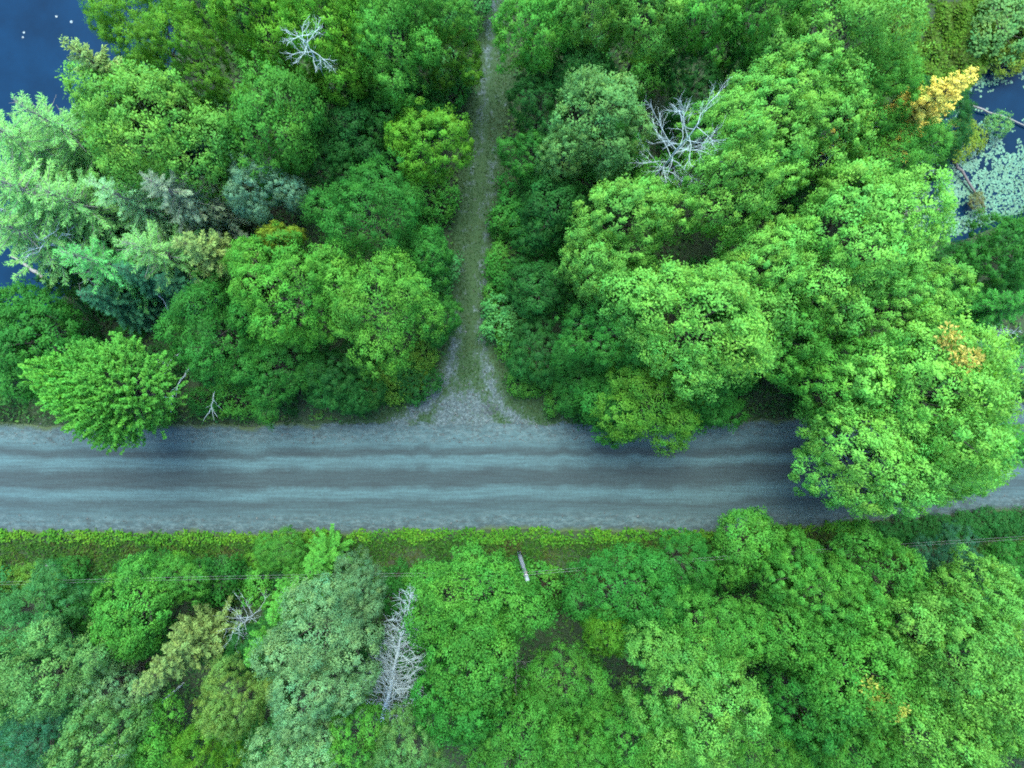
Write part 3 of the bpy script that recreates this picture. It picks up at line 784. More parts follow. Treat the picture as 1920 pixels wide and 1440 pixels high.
tree(890, 1130, 100, 11, 'maple', sc(BR, 1.0), "maple_tree", "bright green maple between the fallen white dead tree and the utility pole", L_)
tree(880, 1240, 85, 12, 'maple', sc(BR, .9), "maple_tree", "green maple just behind the bright one by the utility pole", L_)
tree(860, 1320, 75, 11, 'maple', sc(MG, 1.3), "maple_tree", "mid-green crown behind the two maples by the utility pole", L_)
tree(670, 1410, 65, 11, 'mid', BR, "leafy_tree", "vivid green crown behind the base of the fallen white dead tree", L_)
tree(770, 1420, 75, 13, 'fine', sc(PG, .9), "leafy_tree", "pale green crown farthest behind the fallen white dead tree", L_)
tip_tree(90, 1320, 1.9, 8, 'spruce', sc(TE, .7), "spruce_tree", "dark teal spruce in the gap between the pale green broad tree and the teal willow", L_)
tip_tree(330, 1260, 1.9, 7, 'spruce', sc(DG, 1.0), "spruce_tree", "dark spruce in the shady gap beneath the straw-tipped conifer", L_)

# ------------------------------------------------------------------ across the road, past the pole
L_ = GD
tree(1400, 1020, 68, 7, 'mid', sc(BR, .95), "leafy_tree", "bright green tree pushing out to the road edge past the utility pole", L_)
tree(1490, 1045, 55, 7, 'mid', BR, "leafy_tree", "bright green smaller tree beside the one pushing out to the road", L_)
tree(1180, 1110, 95, 9, 'fine', sc(MG, 1.1), "leafy_tree", "mid-green wide tree beside the brown shrub at the utility pole", L_)
tree(1280, 1060, 70, 7, 'fine', sc(MG, 1.0), "leafy_tree", "mid-green tree at the ditch between the pole and the tree touching the road", L_)
tree(1135, 1190, 42, 9, 'mid', sc(YG, .95), "leafy_tree", "small yellow-green crown beside a black gap near the utility pole", L_)
tree(1060, 1290, 85, 10, 'fine', sc(BR, .85), "leafy_tree", "mid-green tree behind the black gap near the utility pole", L_)
tree(980, 1390, 80, 12, 'maple', sc(BR, .85), "maple_tree", "green crown behind the grey standing dead trunk", L_)
tree(1330, 1200, 95, 12, 'fine', sc(BR, .95), "poplar_tree", "green poplar in the thick wood past the pole, nearer the road", L_)
tree(1300, 1300, 125, 14, 'fine', sc(LM, .78), "poplar_tree", "large fine-leaved pale poplar in the thick wood past the pole", L_)
tree(1200, 1380, 80, 12, 'fine', BR, "poplar_tree", "green poplar behind the large pale poplar, pole side", L_)
tree(1090, 1420, 75, 12, 'fine', sc(BR, 1.0), "leafy_tree", "fresh green crown between the grey dead trunk's neighbour and the poplars", L_)
tree(1545, 1120, 90, 11, 'maple', BR, "maple_tree", "green crown in front of the maple with sunlit-yellow leaf sprays", L_)
tree(1650, 1075, 80, 10, 'maple', sc(BR, .95), "maple_tree", "green crown beside the hedge of dark bushes along the road", L_)
tree(1470, 1190, 70, 11, 'maple', sc(BR, .9), "maple_tree", "green crown between the nearer poplar and the maple with sunlit-yellow sprays", L_)
yel = tree(1610, 1260, 115, 13, 'maple', BR, "maple_tree", "green maple with scattered leaf sprays coloured sunlit yellow", L_)
tree(1510, 1330, 85, 12, 'maple', sc(MG, 1.2), "maple_tree", "darker green crown between the large pale poplar and the maple with sunlit-yellow sprays", L_)
tree(1790, 1240, 125, 14, 'maple', sc(LM, .8), "maple_tree", "large soft green crown on the far side of the maple with sunlit-yellow sprays", L_)
tree(1840, 1130, 72, 11, 'maple', sc(LM, .85), "maple_tree", "bright green crown between the dark teal bush and the large soft green crown", L_)
tree(1890, 1340, 90, 13, 'maple', sc(LM, .85), "maple_tree", "pale green crown past the large soft green crown", L_)
tree(1740, 1390, 95, 14, 'maple', sc(LM, .9), "maple_tree", "pale soft crown behind the maple with sunlit-yellow sprays", L_)
tree(1600, 1410, 80, 13, 'maple', sc(BR, .85), "maple_tree", "green crown behind the maple with sunlit-yellow sprays, poplar side", L_)
tree(1420, 1420, 85, 12, 'fine', sc(BR, .9), "poplar_tree", "green poplar behind the large pale poplar, far side", L_)
tree(1790, 1060, 60, 6, 'fine', sc(TE, .75), "leafy_tree", "dark teal bushy tree below the roadside hedge", L_)
tree(1900, 1070, 60, 6, 'mid', MG, "leafy_tree", "mid-green bushy tree beside the dark teal one below the hedge", L_)

# leaf sprays coloured to paint patches of low sunlight onto single trees
def spray_mesh(name, seed, n, L, W, spots):
    rng = np.random.default_rng(seed)
    P = []; D = []
    for (c, r) in spots:
        d = unit(rng.normal(size=(n, 3)) + UP * 0.6)
        P.append(np.array(c) + d * (r * rng.uniform(0.1, 1, n) ** 0.6)[:, None] * np.array([1, 1, 0.5])); D.append(unit(d * np.array([1, 1, .4]) + rng.normal(0, .4, (n, 3))))
    P = np.concatenate(P); D = np.concatenate(D)
    V, F = leaf_quads(P, D, unit(UP + rng.normal(0, .4, P.shape)), L * rng.uniform(.7, 1.2, len(P)), W * rng.uniform(.7, 1.2, len(P)))
    return mesh_np(name, V, F, M_LEAF, jitter_tint(rng, len(P), .8, 1.2, .08))
def spray(parent, seed, px_spots, col, label):
    bpy.context.view_layer.update()
    inv = np.array(parent.matrix_world.inverted())
    for si, (x, y, z, r) in enumerate(px_spots):
        p = gp(x, y, z)
        q = inv @ np.array([*p, 1.0])
        o = link("leaf_spray", spray_mesh("leaf_spray", seed * 50 + si, 90, .24, .15, [(q[:3], r * 1.15 / parent.scale[0])]), parent)
        o.color = (*col, 1); o["label"] = label; o["kind"] = "stuff"
OR = (0.36, 0.34, 0.08)  # orange of low sun on the leaves, put into their colour
spray(big, 1, [(1778, 628, 14.6, .5), (1790, 640, 14.4, .45), (1770, 640, 14.2, .35), (1800, 668, 14.8, .5), (1815, 680, 14.6, .5), (1800, 690, 14.3, .45), (1828, 668, 14.5, .35)], OR, "leaf spray coloured as a sunlit orange-yellow patch on the huge maple")
spray(yel, 2, [(1625, 1285, 12.6, .5), (1635, 1305, 12.4, .45), (1660, 1305, 12.3, .4), (1640, 1325, 12.2, .4), (1675, 1335, 12.2, .45), (1690, 1330, 12.1, .4), (1660, 1340, 12, .35)], (0.28, 0.34, 0.06), "leaf spray coloured as a sunlit yellow patch on the green maple")  # yellow here is low sunlight painted into the leaf colour

# ------------------------------------------------------------------ understorey fill: smaller trees and shrubs where the crowns leave gaps
PL = np.array(PLACED)
def fill_label(px, py):
    if py < 800:
        return 0 if px < 900 else 1
    return 2 if px < 985 else 3
MARKS = [(740, 710, "at the trail mouth, pond side"), (500, 770, "on the wooded road verge below the yellow-green crowns"), (180, 780, "beneath the round road-overhanging tree"),
    (60, 650, "near the dark pond's corner by the road"), (300, 540, "around the dark gap by the teal spruces"), (840, 450, "along the trail by the big-leaved sapling"),
    (850, 270, "along the trail by the small yellow-green round tree"), (870, 80, "along the trail's far end, pond side"), (560, 140, "under the antler-shaped dead tree"),
    (380, 250, "inland of the large maple on the pond shore"), (500, 390, "around the pale teal willow"), (640, 480, "between the yellow-green round crowns"), (640, 300, "behind the small yellow-green round tree"),
    (960, 60, "along the trail's far end, lily pond side"), (965, 240, "along the trail beside the whitish small crown"), (955, 420, "along the trail opposite the big-leaved sapling"), (950, 600, "along the trail above its mouth, lily pond side"),
    (1060, 760, "on the road verge at the trail mouth, lily pond side"), (1250, 260, "around the bare white dead tree"), (1400, 130, "under the mid-green crown by the bog"), (1600, 200, "inland of the gold-lit conifers"),
    (1750, 420, "at the lily pond shore by the pond-facing maple"), (1200, 590, "on the trail side of the clumped maple"), (1400, 780, "on the road verge between the olive tree and the huge maple"), (1600, 640, "beneath the huge road-overhanging maple"),
    (1880, 560, "beyond the lily pond's end near the road"), (1450, 400, "deep in the bright maple stand"), (1150, 420, "on the trail side of the bright maple stand"),
    (80, 1110, "in the ditch by the pale stone"), (270, 1090, "in the ditch by the bright bushy crown"), (450, 1180, "in the dark gap by the row of bright conifers"), (600, 1090, "between the ditch and the grey-teal poplars"),
    (760, 1090, "in the ditch by the toppled dead tree"), (310, 1290, "under the straw-tipped conifer pointing away from the road"), (110, 1350, "around the teal willow across the road"), (620, 1380, "behind the grey-teal poplars"), (850, 1290, "behind the two maples by the utility pole"),
    (1030, 1090, "around the foot of the utility pole"), (1100, 1200, "by the black gap near the utility pole"), (1250, 1060, "in the ditch past the utility pole"), (1450, 1080, "behind the tree pushing out to the road"), (1700, 1040, "below the dark roadside hedge"),
    (1330, 1250, "under the large pale poplar past the pole"), (1560, 1220, "under the maple with sunlit-yellow sprays"), (1850, 1180, "under the large soft green crown"), (1700, 1400, "behind the maple with sunlit-yellow sprays"), (1150, 1400, "behind the poplars past the pole")]
def where(px, py):
    side = [m for m in MARKS if (m[1] < 850) == (py < 850)]
    return min(side, key=lambda m: (m[0] - px) ** 2 + (m[1] - py) ** 2)[2]
GS = ["shrubs between the dark pond and the trail", "shrubs between the trail and the lily pond", "shrubs across the road, dead-tree side", "shrubs across the road past the pole"]
GT_ = ["saplings between the dark pond and the trail", "saplings between the trail and the lily pond", "saplings across the road, dead-tree side", "saplings across the road past the pole"]
rng = np.random.default_rng(11)
GAPS = [(1060, 1165, 34), (450, 1190, 65), (385, 1265, 65), (150, 1310, 45), (330, 555, 70), (380, 270, 45), (560, 300, 45), (590, 460, 40), (1290, 160, 75), (1230, 440, 55), (1400, 760, 60), (740, 1300, 90), (640, 200, 45)]
def in_gap(px, py):
    return any((px - a) ** 2 + (py - b) ** 2 < r * r for a, b, r in GAPS)
cand = []
tries = 0
while len(cand) < 40 and tries < 6000:
    tries += 1
    px, py = rng.uniform(-60, 1980), rng.uniform(-60, 1500)
    if not land_free(px, py, 30) or in_gap(px, py): continue
    if px > 1640 and py < 160: continue
    X, Y, _ = gp(px, py)
    if np.min(np.hypot(PL[:, 0] - X, PL[:, 1] - Y) / PL[:, 2]) < 0.45: continue
    if cand and min(math.hypot(a - X, b - Y) for a, b in cand) < 2.6: continue
    cand.append((X, Y))
    z = fill_label(px, py)
    dk = rng.random() < .5
    fi = rng.random() < .4
    plant('fine' if fi else 'mid', "sapling_tree", X, Y, rng.uniform(1.6, 2.5), rng.uniform(4, 7), sc(DG if dk else MG, rng.uniform(.9, 1.1)),
          ("dark " if dk else "mid-green ") + ("fine-leaved " if fi else "") + "shaded sapling " + where(px, py), "tree", GT_[z])
sh = []
tries = 0
while len(sh) < 230 and tries < 12000:
    tries += 1
    px, py = rng.uniform(-30, 1950), rng.uniform(-30, 1470)
    if not land_free(px, py, 14) or in_gap(px, py): continue
    if px > 1640 and py < 160: continue
    X, Y, _ = gp(px, py)
    if sh and min(math.hypot(a - X, b - Y) for a, b in sh) < 1.7: continue
    c = float(road_c(px))
    near = (min(abs(px - float(trail_l(py))), abs(px - float(trail_r(py)))) < 90 and py < c) or (c - 200 < py < c + 220)
    if not near and rng.random() < 0.55: continue
    sh.append((X, Y))
    z = fill_label(px, py)
    R = rng.uniform(0.9, 1.9)
    ck = rng.choice(4, p=[.35, .4, .15, .1])
    col = sc([DG, MG, BR, GT][ck], rng.uniform(.9, 1.1))
    plant('shrub', "shrub", X, Y, R, R * rng.uniform(1.0, 1.7), col, ("small " if R < 1.4 else "broad ") + ["dark green", "mid-green", "bright green", "grey-green"][ck] + " shrub " + where(px, py), "shrub", GS[z], part="foliage")
bpy.context.view_layer.update()
seen_l = {}
for o in [o for o in COL.objects if o.name.startswith("shrub") and o.get("label")]:
    seen_l.setdefault(o["label"], []).append(o)
for l, os_ in seen_l.items():            # same words in two groups would not single out one set
    for o in os_[1:]: o["group"] = os_[0]["group"]

# low shrubs colonising the ditch on the dead-tree side of the pole
dn = []
tries = 0
while len(dn) < 30 and tries < 3000:
    tries += 1
    px = rng.uniform(-20, 960); d = rng.uniform(42, 98); py = float(road_c(px)) + ROAD_HW + d
    if px > 560 and d < 62: continue
    X, Y, _ = gp(px, py)
    if dn and min(math.hypot(a - X, b - Y) for a, b in dn) < 1.2: continue
    dn.append((X, Y))
    ck = rng.choice(4, p=[.3, .35, .2, .15]); R = rng.uniform(.5, 1.1)
    e = plant('shrub', "shrub", X, Y, R, R * rng.uniform(.7, 1.2), sc([DG, MG, YG, GT][ck], rng.uniform(.8, 1.05)), "low " + ("tiny " if R < .8 else "") + ["dark green", "mid-green", "yellow-green", "grey-green"][ck] + " bush " + where(px, py), "shrub", "bushes in the ditch", part="foliage")
    e.location.z = -.35

# named shrubs
def shrub(px, py, R, H, col, label, name="shrub"):
    p = gp(px, py, H * .6)
    return plant('shrub', name, p[0], p[1], R, H, col, label, "shrub", None, part="foliage")
for i, (x, y, r) in enumerate([(700, 735, 1.3), (735, 720, 1.5), (770, 695, 1.3), (715, 700, 1.4), (790, 668, 1.1)]):
    e = shrub(x, y, r, r * 1.1, (0.075, 0.20, 0.02), "lime-green shrub on the corner of the trail mouth, pond side"); e["group"] = "lime shrubs at the trail mouth"
for i, (x, y, r) in enumerate([(1025, 700, 1.3), (985, 715, 1.2), (1050, 745, 1.2), (960, 650, 1.2), (945, 600, 1.1), (940, 545, 1.1), (935, 480, 1.0), (945, 430, 1.0)]):
    e = shrub(x, y, r, r * 1.1, sc(BR, .85), "fresh green shrub along the trail's lily pond edge near the mouth"); e["group"] = "shrubs lining the trail mouth"
shrub(1020, 1105, 1.3, 1.5, (0.050, 0.046, 0.026), "brown withered shrub at the foot of the utility pole")
shrub(1035, 1130, 1.0, 1.2, (0.06, 0.065, 0.032), "tan half-dead shrub behind the brown withered shrub")
e = shrub(1805, 262, 1.5, 1.0, (0.10, 0.18, 0.015), "mossy green islet bush against the sunken log in the lily pond")
e = shrub(1872, 232, 0.8, 0.9, PG, "small pale bush beside the thin pale log in the lily pond")
e = shrub(1832, 378, 0.7, 0.6, (0.09, 0.12, 0.04), "brownish tuft bush at the end of the dark log in the lily pond")
e = shrub(1885, 52, 2.2, 2.0, sc(PG, .9), "pale rounded bush standing in the mossy bog")
e = shrub(1892, 112, 1.3, 1.1, (0.10, 0.19, 0.02), "mossy lime bush where the bog meets the lily pond")
for i, x in enumerate(np.arange(1640, 1960, 26)):
    c = float(road_c(x)) + ROAD_HW
    e = shrub(float(x), c + 22 + 5 * math.sin(i * 2.1), 1.0, 1.0, sc(DG, 1.15), "dark clipped-looking bush in the hedge row along the road past the pole"); e["group"] = "hedge row along the road"
for i, (x, y) in enumerate([(20, 1085), (60, 1082), (110, 1090), (-10, 1078)]):
    e = shrub(x, y, 1.0, 1.0, (0.07, 0.19, 0.02), "lime-green shrub in the ditch near the pale stone"); e["group"] = "lime shrubs in the ditch"

# ------------------------------------------------------------------ dead trees, snags, broken branches
def dead(name, px, py, z0, me, label, group=None, rot=0.0, cat="tree"):
    p = gp(px, py, 0)
    o = link(name, me, None, (p[0], p[1], z0)); o.rotation_euler = (0, 0, rot)
    return tag(o, label, cat, group)
def base_of(px, py, z):
    p = gp(px, py, z); return to_px(p[0], p[1])
b = base_of(560, 75, 13)
dead("dead_tree", *b, 0, dead_tree("dead_antler", 31, 14, 2.0, nmain=14, twigs=4, levels=3, start=.74, upw=.35, r0=.13, thin=.62), "bare white antler-branched dead tree among lime-green crowns")
b = base_of(1250, 300, 10)
dead("dead_tree", *b, 0, dead_tree("dead_white", 33, 15, 3.3, lean=(.6, .5), nmain=20, twigs=5, levels=3, start=.45, upw=.7, r0=.14, thin=.48), "bare white dead tree standing among the bright maples near the trail")
# leaning dead tree across the road: base far from the road, top towards it
fb = gp(716, 1352, 0.0); ft = gp(778, 1112, 8.5)
me = dead_tree("dead_fallen", 37, 8.5, 3.5, lean=(ft[0] - fb[0], ft[1] - fb[1]), nmain=130, twigs=5, levels=2, start=.10, upw=1.6, r0=.17, thin=.40, taper=.85)
dead("dead_tree", 716, 1352, 0.0, me, "silver-white dead tree toppled towards the road beside the grey-teal poplars")
b = base_of(300, 350, 11)
p = gp(*b)
plant('larch', "larch_tree", p[0], p[1], 2.7, 13, (0.120, 0.205, 0.115), "grey dying larch with thin dull needles, beside the whitish-tipped larch", "tree", GA)
b = base_of(95, 455, 9)
dead("dead_tree", *b, 0, dead_tree("dead_shore", 41, 10, 2.6, nmain=18, twigs=4, levels=2, start=.4, upw=.2, r0=.12), "bare silvery dead tree by the narrow arm of the dark pond")
b = base_of(1640, 235, 8)
dead("dead_tree", *b, 0, conifer("bare_grey", 905, 2.0, 9.5, 18, 8, 0, .3, .07, slope=.2, base=.25, ragged=.4, bark=M_DEAD, needles=False)[0], "bare grey dead conifer inland of the gold-lit conifers")
b = base_of(1885, 620, 7)
dead("dead_tree", *b, 0, conifer("bare_grey_b", 906, 1.9, 8.5, 16, 8, 0, .3, .07, slope=.2, base=.2, ragged=.4, bark=M_DEAD, needles=False)[0], "bare grey dead conifer beside the larch past the huge maple")
b = base_of(450, 1180, 5)
dead("dead_tree", *b, 0, dead_tree("dead_gap", 43, 6, 2.0, nmain=22, twigs=3, levels=2, start=.3, upw=.5, r0=.05, thin=.7), "thin bare dead tree in the dark gap beside the row of bright conifers")
b = base_of(970, 1270, 6)
dead("dead_tree", *b, 0, dead_tree("dead_trunk", 45, 8, 1.4, nmain=10, twigs=3, levels=2, start=.4, upw=.5, r0=.11, thin=.6, mat=M_BARK_PALE), "grey standing dead trunk behind the bright maple by the utility pole")
b = base_of(235, 1380, 8)
dead("dead_tree", *b, 0, dead_tree("dead_thin", 47, 10, 1.6, nmain=6, twigs=3, levels=2, start=.5, upw=.6, r0=.08), "thin bare dead stem beside the light yellow-green tree")
def limb(name, pts_px, r, label, mat=M_DEAD, cat="branch", twig=True, seed=3):
    """a bare limb through pixel points with heights"""
    rng = np.random.default_rng(seed)
    P = np.array([gp(*q) for q in pts_px])
    o0 = P[0].copy()
    q = np.linspace(0, 1, 12) * (len(P) - 1)
    pts = np.stack([np.interp(q, np.arange(len(P)), P[:, c]) for c in range(3)], 1) + rng.normal(0, .03, (12, 3))
    tb = Tubes(6); tb.add(np.vstack([pts[0], pts, pts[-1]]), np.concatenate([[0.002], r * np.linspace(1, .45, 12), [0.002]]))
    if twig:
        for j in range(5):
            s = pts[rng.integers(4, 11)]
            d = unit(unit(pts[-1] - pts[0]) + rand_unit(rng, 1)[0] * .9)
            tb.add(np.array([s, s + d * .5, s + d * 1.0 + rng.normal(0, .12, 3)]), r * np.array([.4, .3, .15]))
    V, F = tb.data()
    o = link(name, mesh_np(name, V - o0, F, mat, smooth=True), None, o0)
    return tag(o, label, cat)
limb("broken_branch", [(357, 688, 3.0), (335, 720, 4.5), (318, 752, 4.8)], .07, "white curved broken branch hanging beside the round road-overhanging tree", seed=5)
limb("broken_branch", [(340, 662, 3.2), (325, 670, 4.8), (312, 690, 5.0)], .05, "short white forked branch above the white curved broken branch", seed=6)
limb("broken_branch", [(404, 726, 1.4), (398, 755, 2.6), (393, 775, 2.8)], .05, "thin white branch at the road verge below the green tree", seed=7)
limb("broken_branch", [(318, 582, 2.5), (300, 556, 4.2), (290, 545, 4.4)], .06, "thin pale branch sticking out over the dark gap by the teal spruces", seed=8)
limb("broken_branch", [(365, 575, 2.5), (350, 556, 4.0), (343, 548, 4.2)], .05, "second thin pale branch over the dark gap, nearer the yellow-green crowns", seed=9)
limb("fallen_log", [(80, 520, -.1), (45, 495, -.3), (20, 478, -.42)], .17, "pale bleached log sloping into the narrow arm of the dark pond", M_BARK_PALE, "log", False, 10)
limb("fallen_log", [(75, 418, 4.5), (30, 400, 6.0), (-20, 385, 7.5)], .13, "long bare pale trunk leaning out between the hazy shore larches", M_DEAD, "log", True, 11)
limb("fallen_log", [(1776, 285, .25), (1805, 325, .0), (1848, 388, -.4)], .15, "dark wet log lying from the maple shore into the lily pond", M_LOG, "log", False, 12)
limb("fallen_log", [(1800, 190, .1), (1860, 212, -.15), (1960, 250, -.35)], .10, "thin pale log lying across the lily pond towards the bog", M_BARK_PALE, "log", False, 13)
limb("fallen_log", [(1690, 402, -.2), (1730, 396, -.3), (1765, 392, -.42)], .22, "short dark log at the shore under the very large pond-facing maple", M_LOG, "log", False, 14)

# ------------------------------------------------------------------ utility pole and power line
def utility_pole(X0, Y0, X1, Y1, H, label):
    e = bpy.data.objects.new("utility_pole", None); COL.objects.link(e); e.location = (X0, Y0, 0)
    dx, dy = X1 - X0, Y1 - Y0
    tb = Tubes(12); k = np.array([0, 0, .3, .6, .9, 1, 1])
    tb.add(np.stack([dx * k, dy * k, H * k - .1 * (k == 0)], 1) + np.array([[0, 0, 0]] * 6 + [[0, 0, .03]]), [0.001, .15, .145, .14, .13, .125, .001])
    V, F = tb.data()
    link("shaft", mesh_np("pole_shaft", V, F, M_POLE, smooth=True), e)
    tb = Tubes(12); f = .86
    tb.add(np.array([[dx * f, dy * f, H * f - .09], [dx * f, dy * f, H * f + .09]]), [.15, .15])
    tb.add(np.array([[dx * f, dy * f, H * f + .09], [dx * f, dy * f, H * f + .10]]), [.15, .12])
    V, F = tb.data()
    link("clamp_band", mesh_np("pole_band", V, F, M_METAL), e)
    tb = Tubes(8)
    zz = H * f + np.array([0, .05, .07, .1, .12, .17, .18])
    tb.add(np.stack([np.full(7, dx * f + .02), np.full(7, dy * f + .26), zz], 1), [.02, .06, .045, .07, .05, .045, .005])
    V, F = tb.data(); link("insulator", mesh_np("pole_insulator", V, F, M_CERAMIC, smooth=True), e)
    tb = Tubes(6)
    tb.add(np.array([[dx * f, dy * f + .1, H * f], [dx * f + .02, dy * f + .26, H * f]]), [.025, .025])
    V, F = tb.data(); link("bracket", mesh_np("pole_bracket", V, F, M_METAL), e)
    tag(e, label, "utility pole", "utility poles along the road")
    return np.array([X0 + dx * f + .02, Y0 + dy * f + .26, H * f + .12])
pt = gp(989, 1088, 8.2); pb = gp(973, 1036, 0)
A = utility_pole(pb[0], pb[1], pt[0], pt[1], 8.2, "weathered grey wooden utility pole standing in the grassy ditch")
B = utility_pole(47, -9.3, 47.1, -9.4, 8.2, "wooden utility pole farther along the ditch past the dark hedge row")
C = utility_pole(-47, -13.6, -47.1, -13.6, 8.2, "wooden utility pole farther along the ditch past the pale stone")
for (p, q, lab) in [(A, B, "thin power line running from the pole towards the dark hedge row"), (C, A, "thin power line running from the pole towards the pale stone in the ditch")]:
    tb = Tubes(5); k = np.linspace(0, 1, 33)
    for off in (0.0, -0.75):
        pts = p[None] * (1 - k[:, None]) + q[None] * k[:, None] + UP * (-4 * .8 * k * (1 - k) + off * 0.25)[:, None] + np.array([0, off * 0.3, 0])
        tb.add(pts, np.full(33, .0045))
    V, F = tb.data()
    o = link("power_line", mesh_np("power_line", V - p, F, M_WIRE), None, p); tag(o, lab, "wire", "power lines along the ditch")

# ------------------------------------------------------------------ ground-cover stuff
def scatter(name, n, accept, L, W, h, colors, seed, lim=(-80, 2000, -80, 1520), upright=0.3, mat=M_GRASS, zf=None):
    rng = np.random.default_rng(seed)
    px = rng.uniform(lim[0], lim[1], n); py = rng.uniform(lim[2], lim[3], n)
    k = accept(px, py, rng); px, py = px[k], py[k]
    m = len(px)
    X, Y = (px - 960) / PPM, (720 - py) / PPM
    Z = rng.uniform(0, 1, m) * h + (0 if zf is None else zf(px, py))
    a = rng.uniform(0, 6.283, m)
    D = np.stack([np.cos(a), np.sin(a), rng.uniform(-.1, upright * 2, m)], 1)
    P = np.stack([X, Y, Z], 1)
    s = rng.uniform(.6, 1.3, m)
    V, F = leaf_quads(P, D, unit(UP + rng.normal(0, .4, (m, 3))), L * s, W * s)
    cs = np.array(colors)
    f = vnoise(X * .7, Y * .7, seed) * .8 + rng.uniform(0, .4, m)
    ci = np.clip((f * len(cs)).astype(int), 0, len(cs) - 1)
    t = cs[ci] * jitter_tint(rng, m, .7, 1.3, .10)
    o = link(name, mesh_np(name, V, F, mat, t)); o.color = (1, 1, 1, 1)
    o["kind"] = "stuff"
    return o
def acc_floor(px, py, rng):
    return land_free(px, py, 0) & ~((px > 1650) & (py < 150)) & (vnoise(px / 40, py / 40, 3) + rng.uniform(-.3, .3, len(px)) > .38)
o = scatter("undergrowth", 130000, acc_floor, .30, .15, .45, [(0.018, .075, .018), (0.025, .10, .02), (0.04, .12, .02)], 21)
tag(o, "low dark green ferns and seedlings covering the forest floor", "undergrowth")
def acc_lime(px, py, rng):
    d = py - (road_c(px) + ROAD_HW)
    return (d > -13 + 22 * vnoise(px / 24, px * 0, 4) * vnoise(px / 7, px * 0, 9) + 4 * vnoise(px / 70, px * 0, 2)) & (d < 8 + 14 * vnoise(px / 30, px * 0, 8)) & (px < 1640) & (vnoise(px / 14, py / 6, 61) + rng.uniform(-.3, .3, len(px)) > .3)
o = scatter("verge_weeds", 90000, acc_lime, .17, .13, .30, [(0.02, .10, .009), (0.035, .14, .009), (0.055, .165, .010)], 22, lim=(-80, 2000, 930, 1060))
tag(o, "lime-green leafy weeds edging the ditch side of the gravel road", "weeds")
def acc_grass(px, py, rng):
    d = py - (road_c(px) + ROAD_HW)
    return (d > 12) & (d < 85 + 30 * vnoise(px / 60, px * 0, 5)) & (rng.random(len(px)) < .9)
def z_ditch(px, py):
    return -.5 * np.exp(-((py - (road_c(px) + ROAD_HW + 48)) / 26.0) ** 2)
o = scatter("ditch_grass", 150000, acc_grass, .30, .06, .28, [(0.022, .055, .009), (0.018, .08, .009), (0.03, .10, .009), (0.04, .06, .014)], 23, lim=(-80, 2000, 930, 1150), upright=.5, zf=z_ditch)
tag(o, "olive-green tall grass and weeds filling the roadside ditch", "grass")
def acc_verge(px, py, rng):
    c = road_c(px) - ROAD_HW
    d = c - py
    onroad = (d > -3 + 6 * vnoise(px / 8, px * 0, 14)) & (d < 40) & ((px < 560) | (px > 1190))
    e = np.minimum(np.abs(px - trail_l(py)), np.abs(px - trail_r(py)))
    inside = (px > trail_l(py) - 8) & (px < trail_r(py) + 8) & (py < c + 2)
    return (onroad & (rng.random(len(px)) < .8)) | (inside & (rng.random(len(px)) > track_gravel(px, py) * 1.3 + .12))
o = scatter("verge_grass", 330000, acc_verge, .16, .05, .05, [(0.009, .038, .008), (0.014, .046, .010), (0.022, .044, .012)], 24, lim=(-80, 2000, -80, 810), upright=.35)
tag(o, "short olive grass on the trail and on the wooded verge of the road", "grass")
def acc_bog(px, py, rng):
    return (px > 1640) & (poly_dist(px, py, POND_LILY) > 2) & (py < 175) & (vnoise(px / 16, py / 22, 31) + rng.uniform(-.25, .25, len(px)) > .33)
o = scatter("bog_moss", 170000, acc_bog, .22, .12, .3, [(0.022, .075, .004), (0.036, .11, .006), (0.05, .13, .010), (0.036, .075, .010)], 25, lim=(1640, 2060, -100, 180), zf=lambda px, py: .9 * vnoise(px / 18, py / 24, 31) - .3)
tag(o, "lumpy yellow-green moss and leatherleaf mat of the bog", "moss")

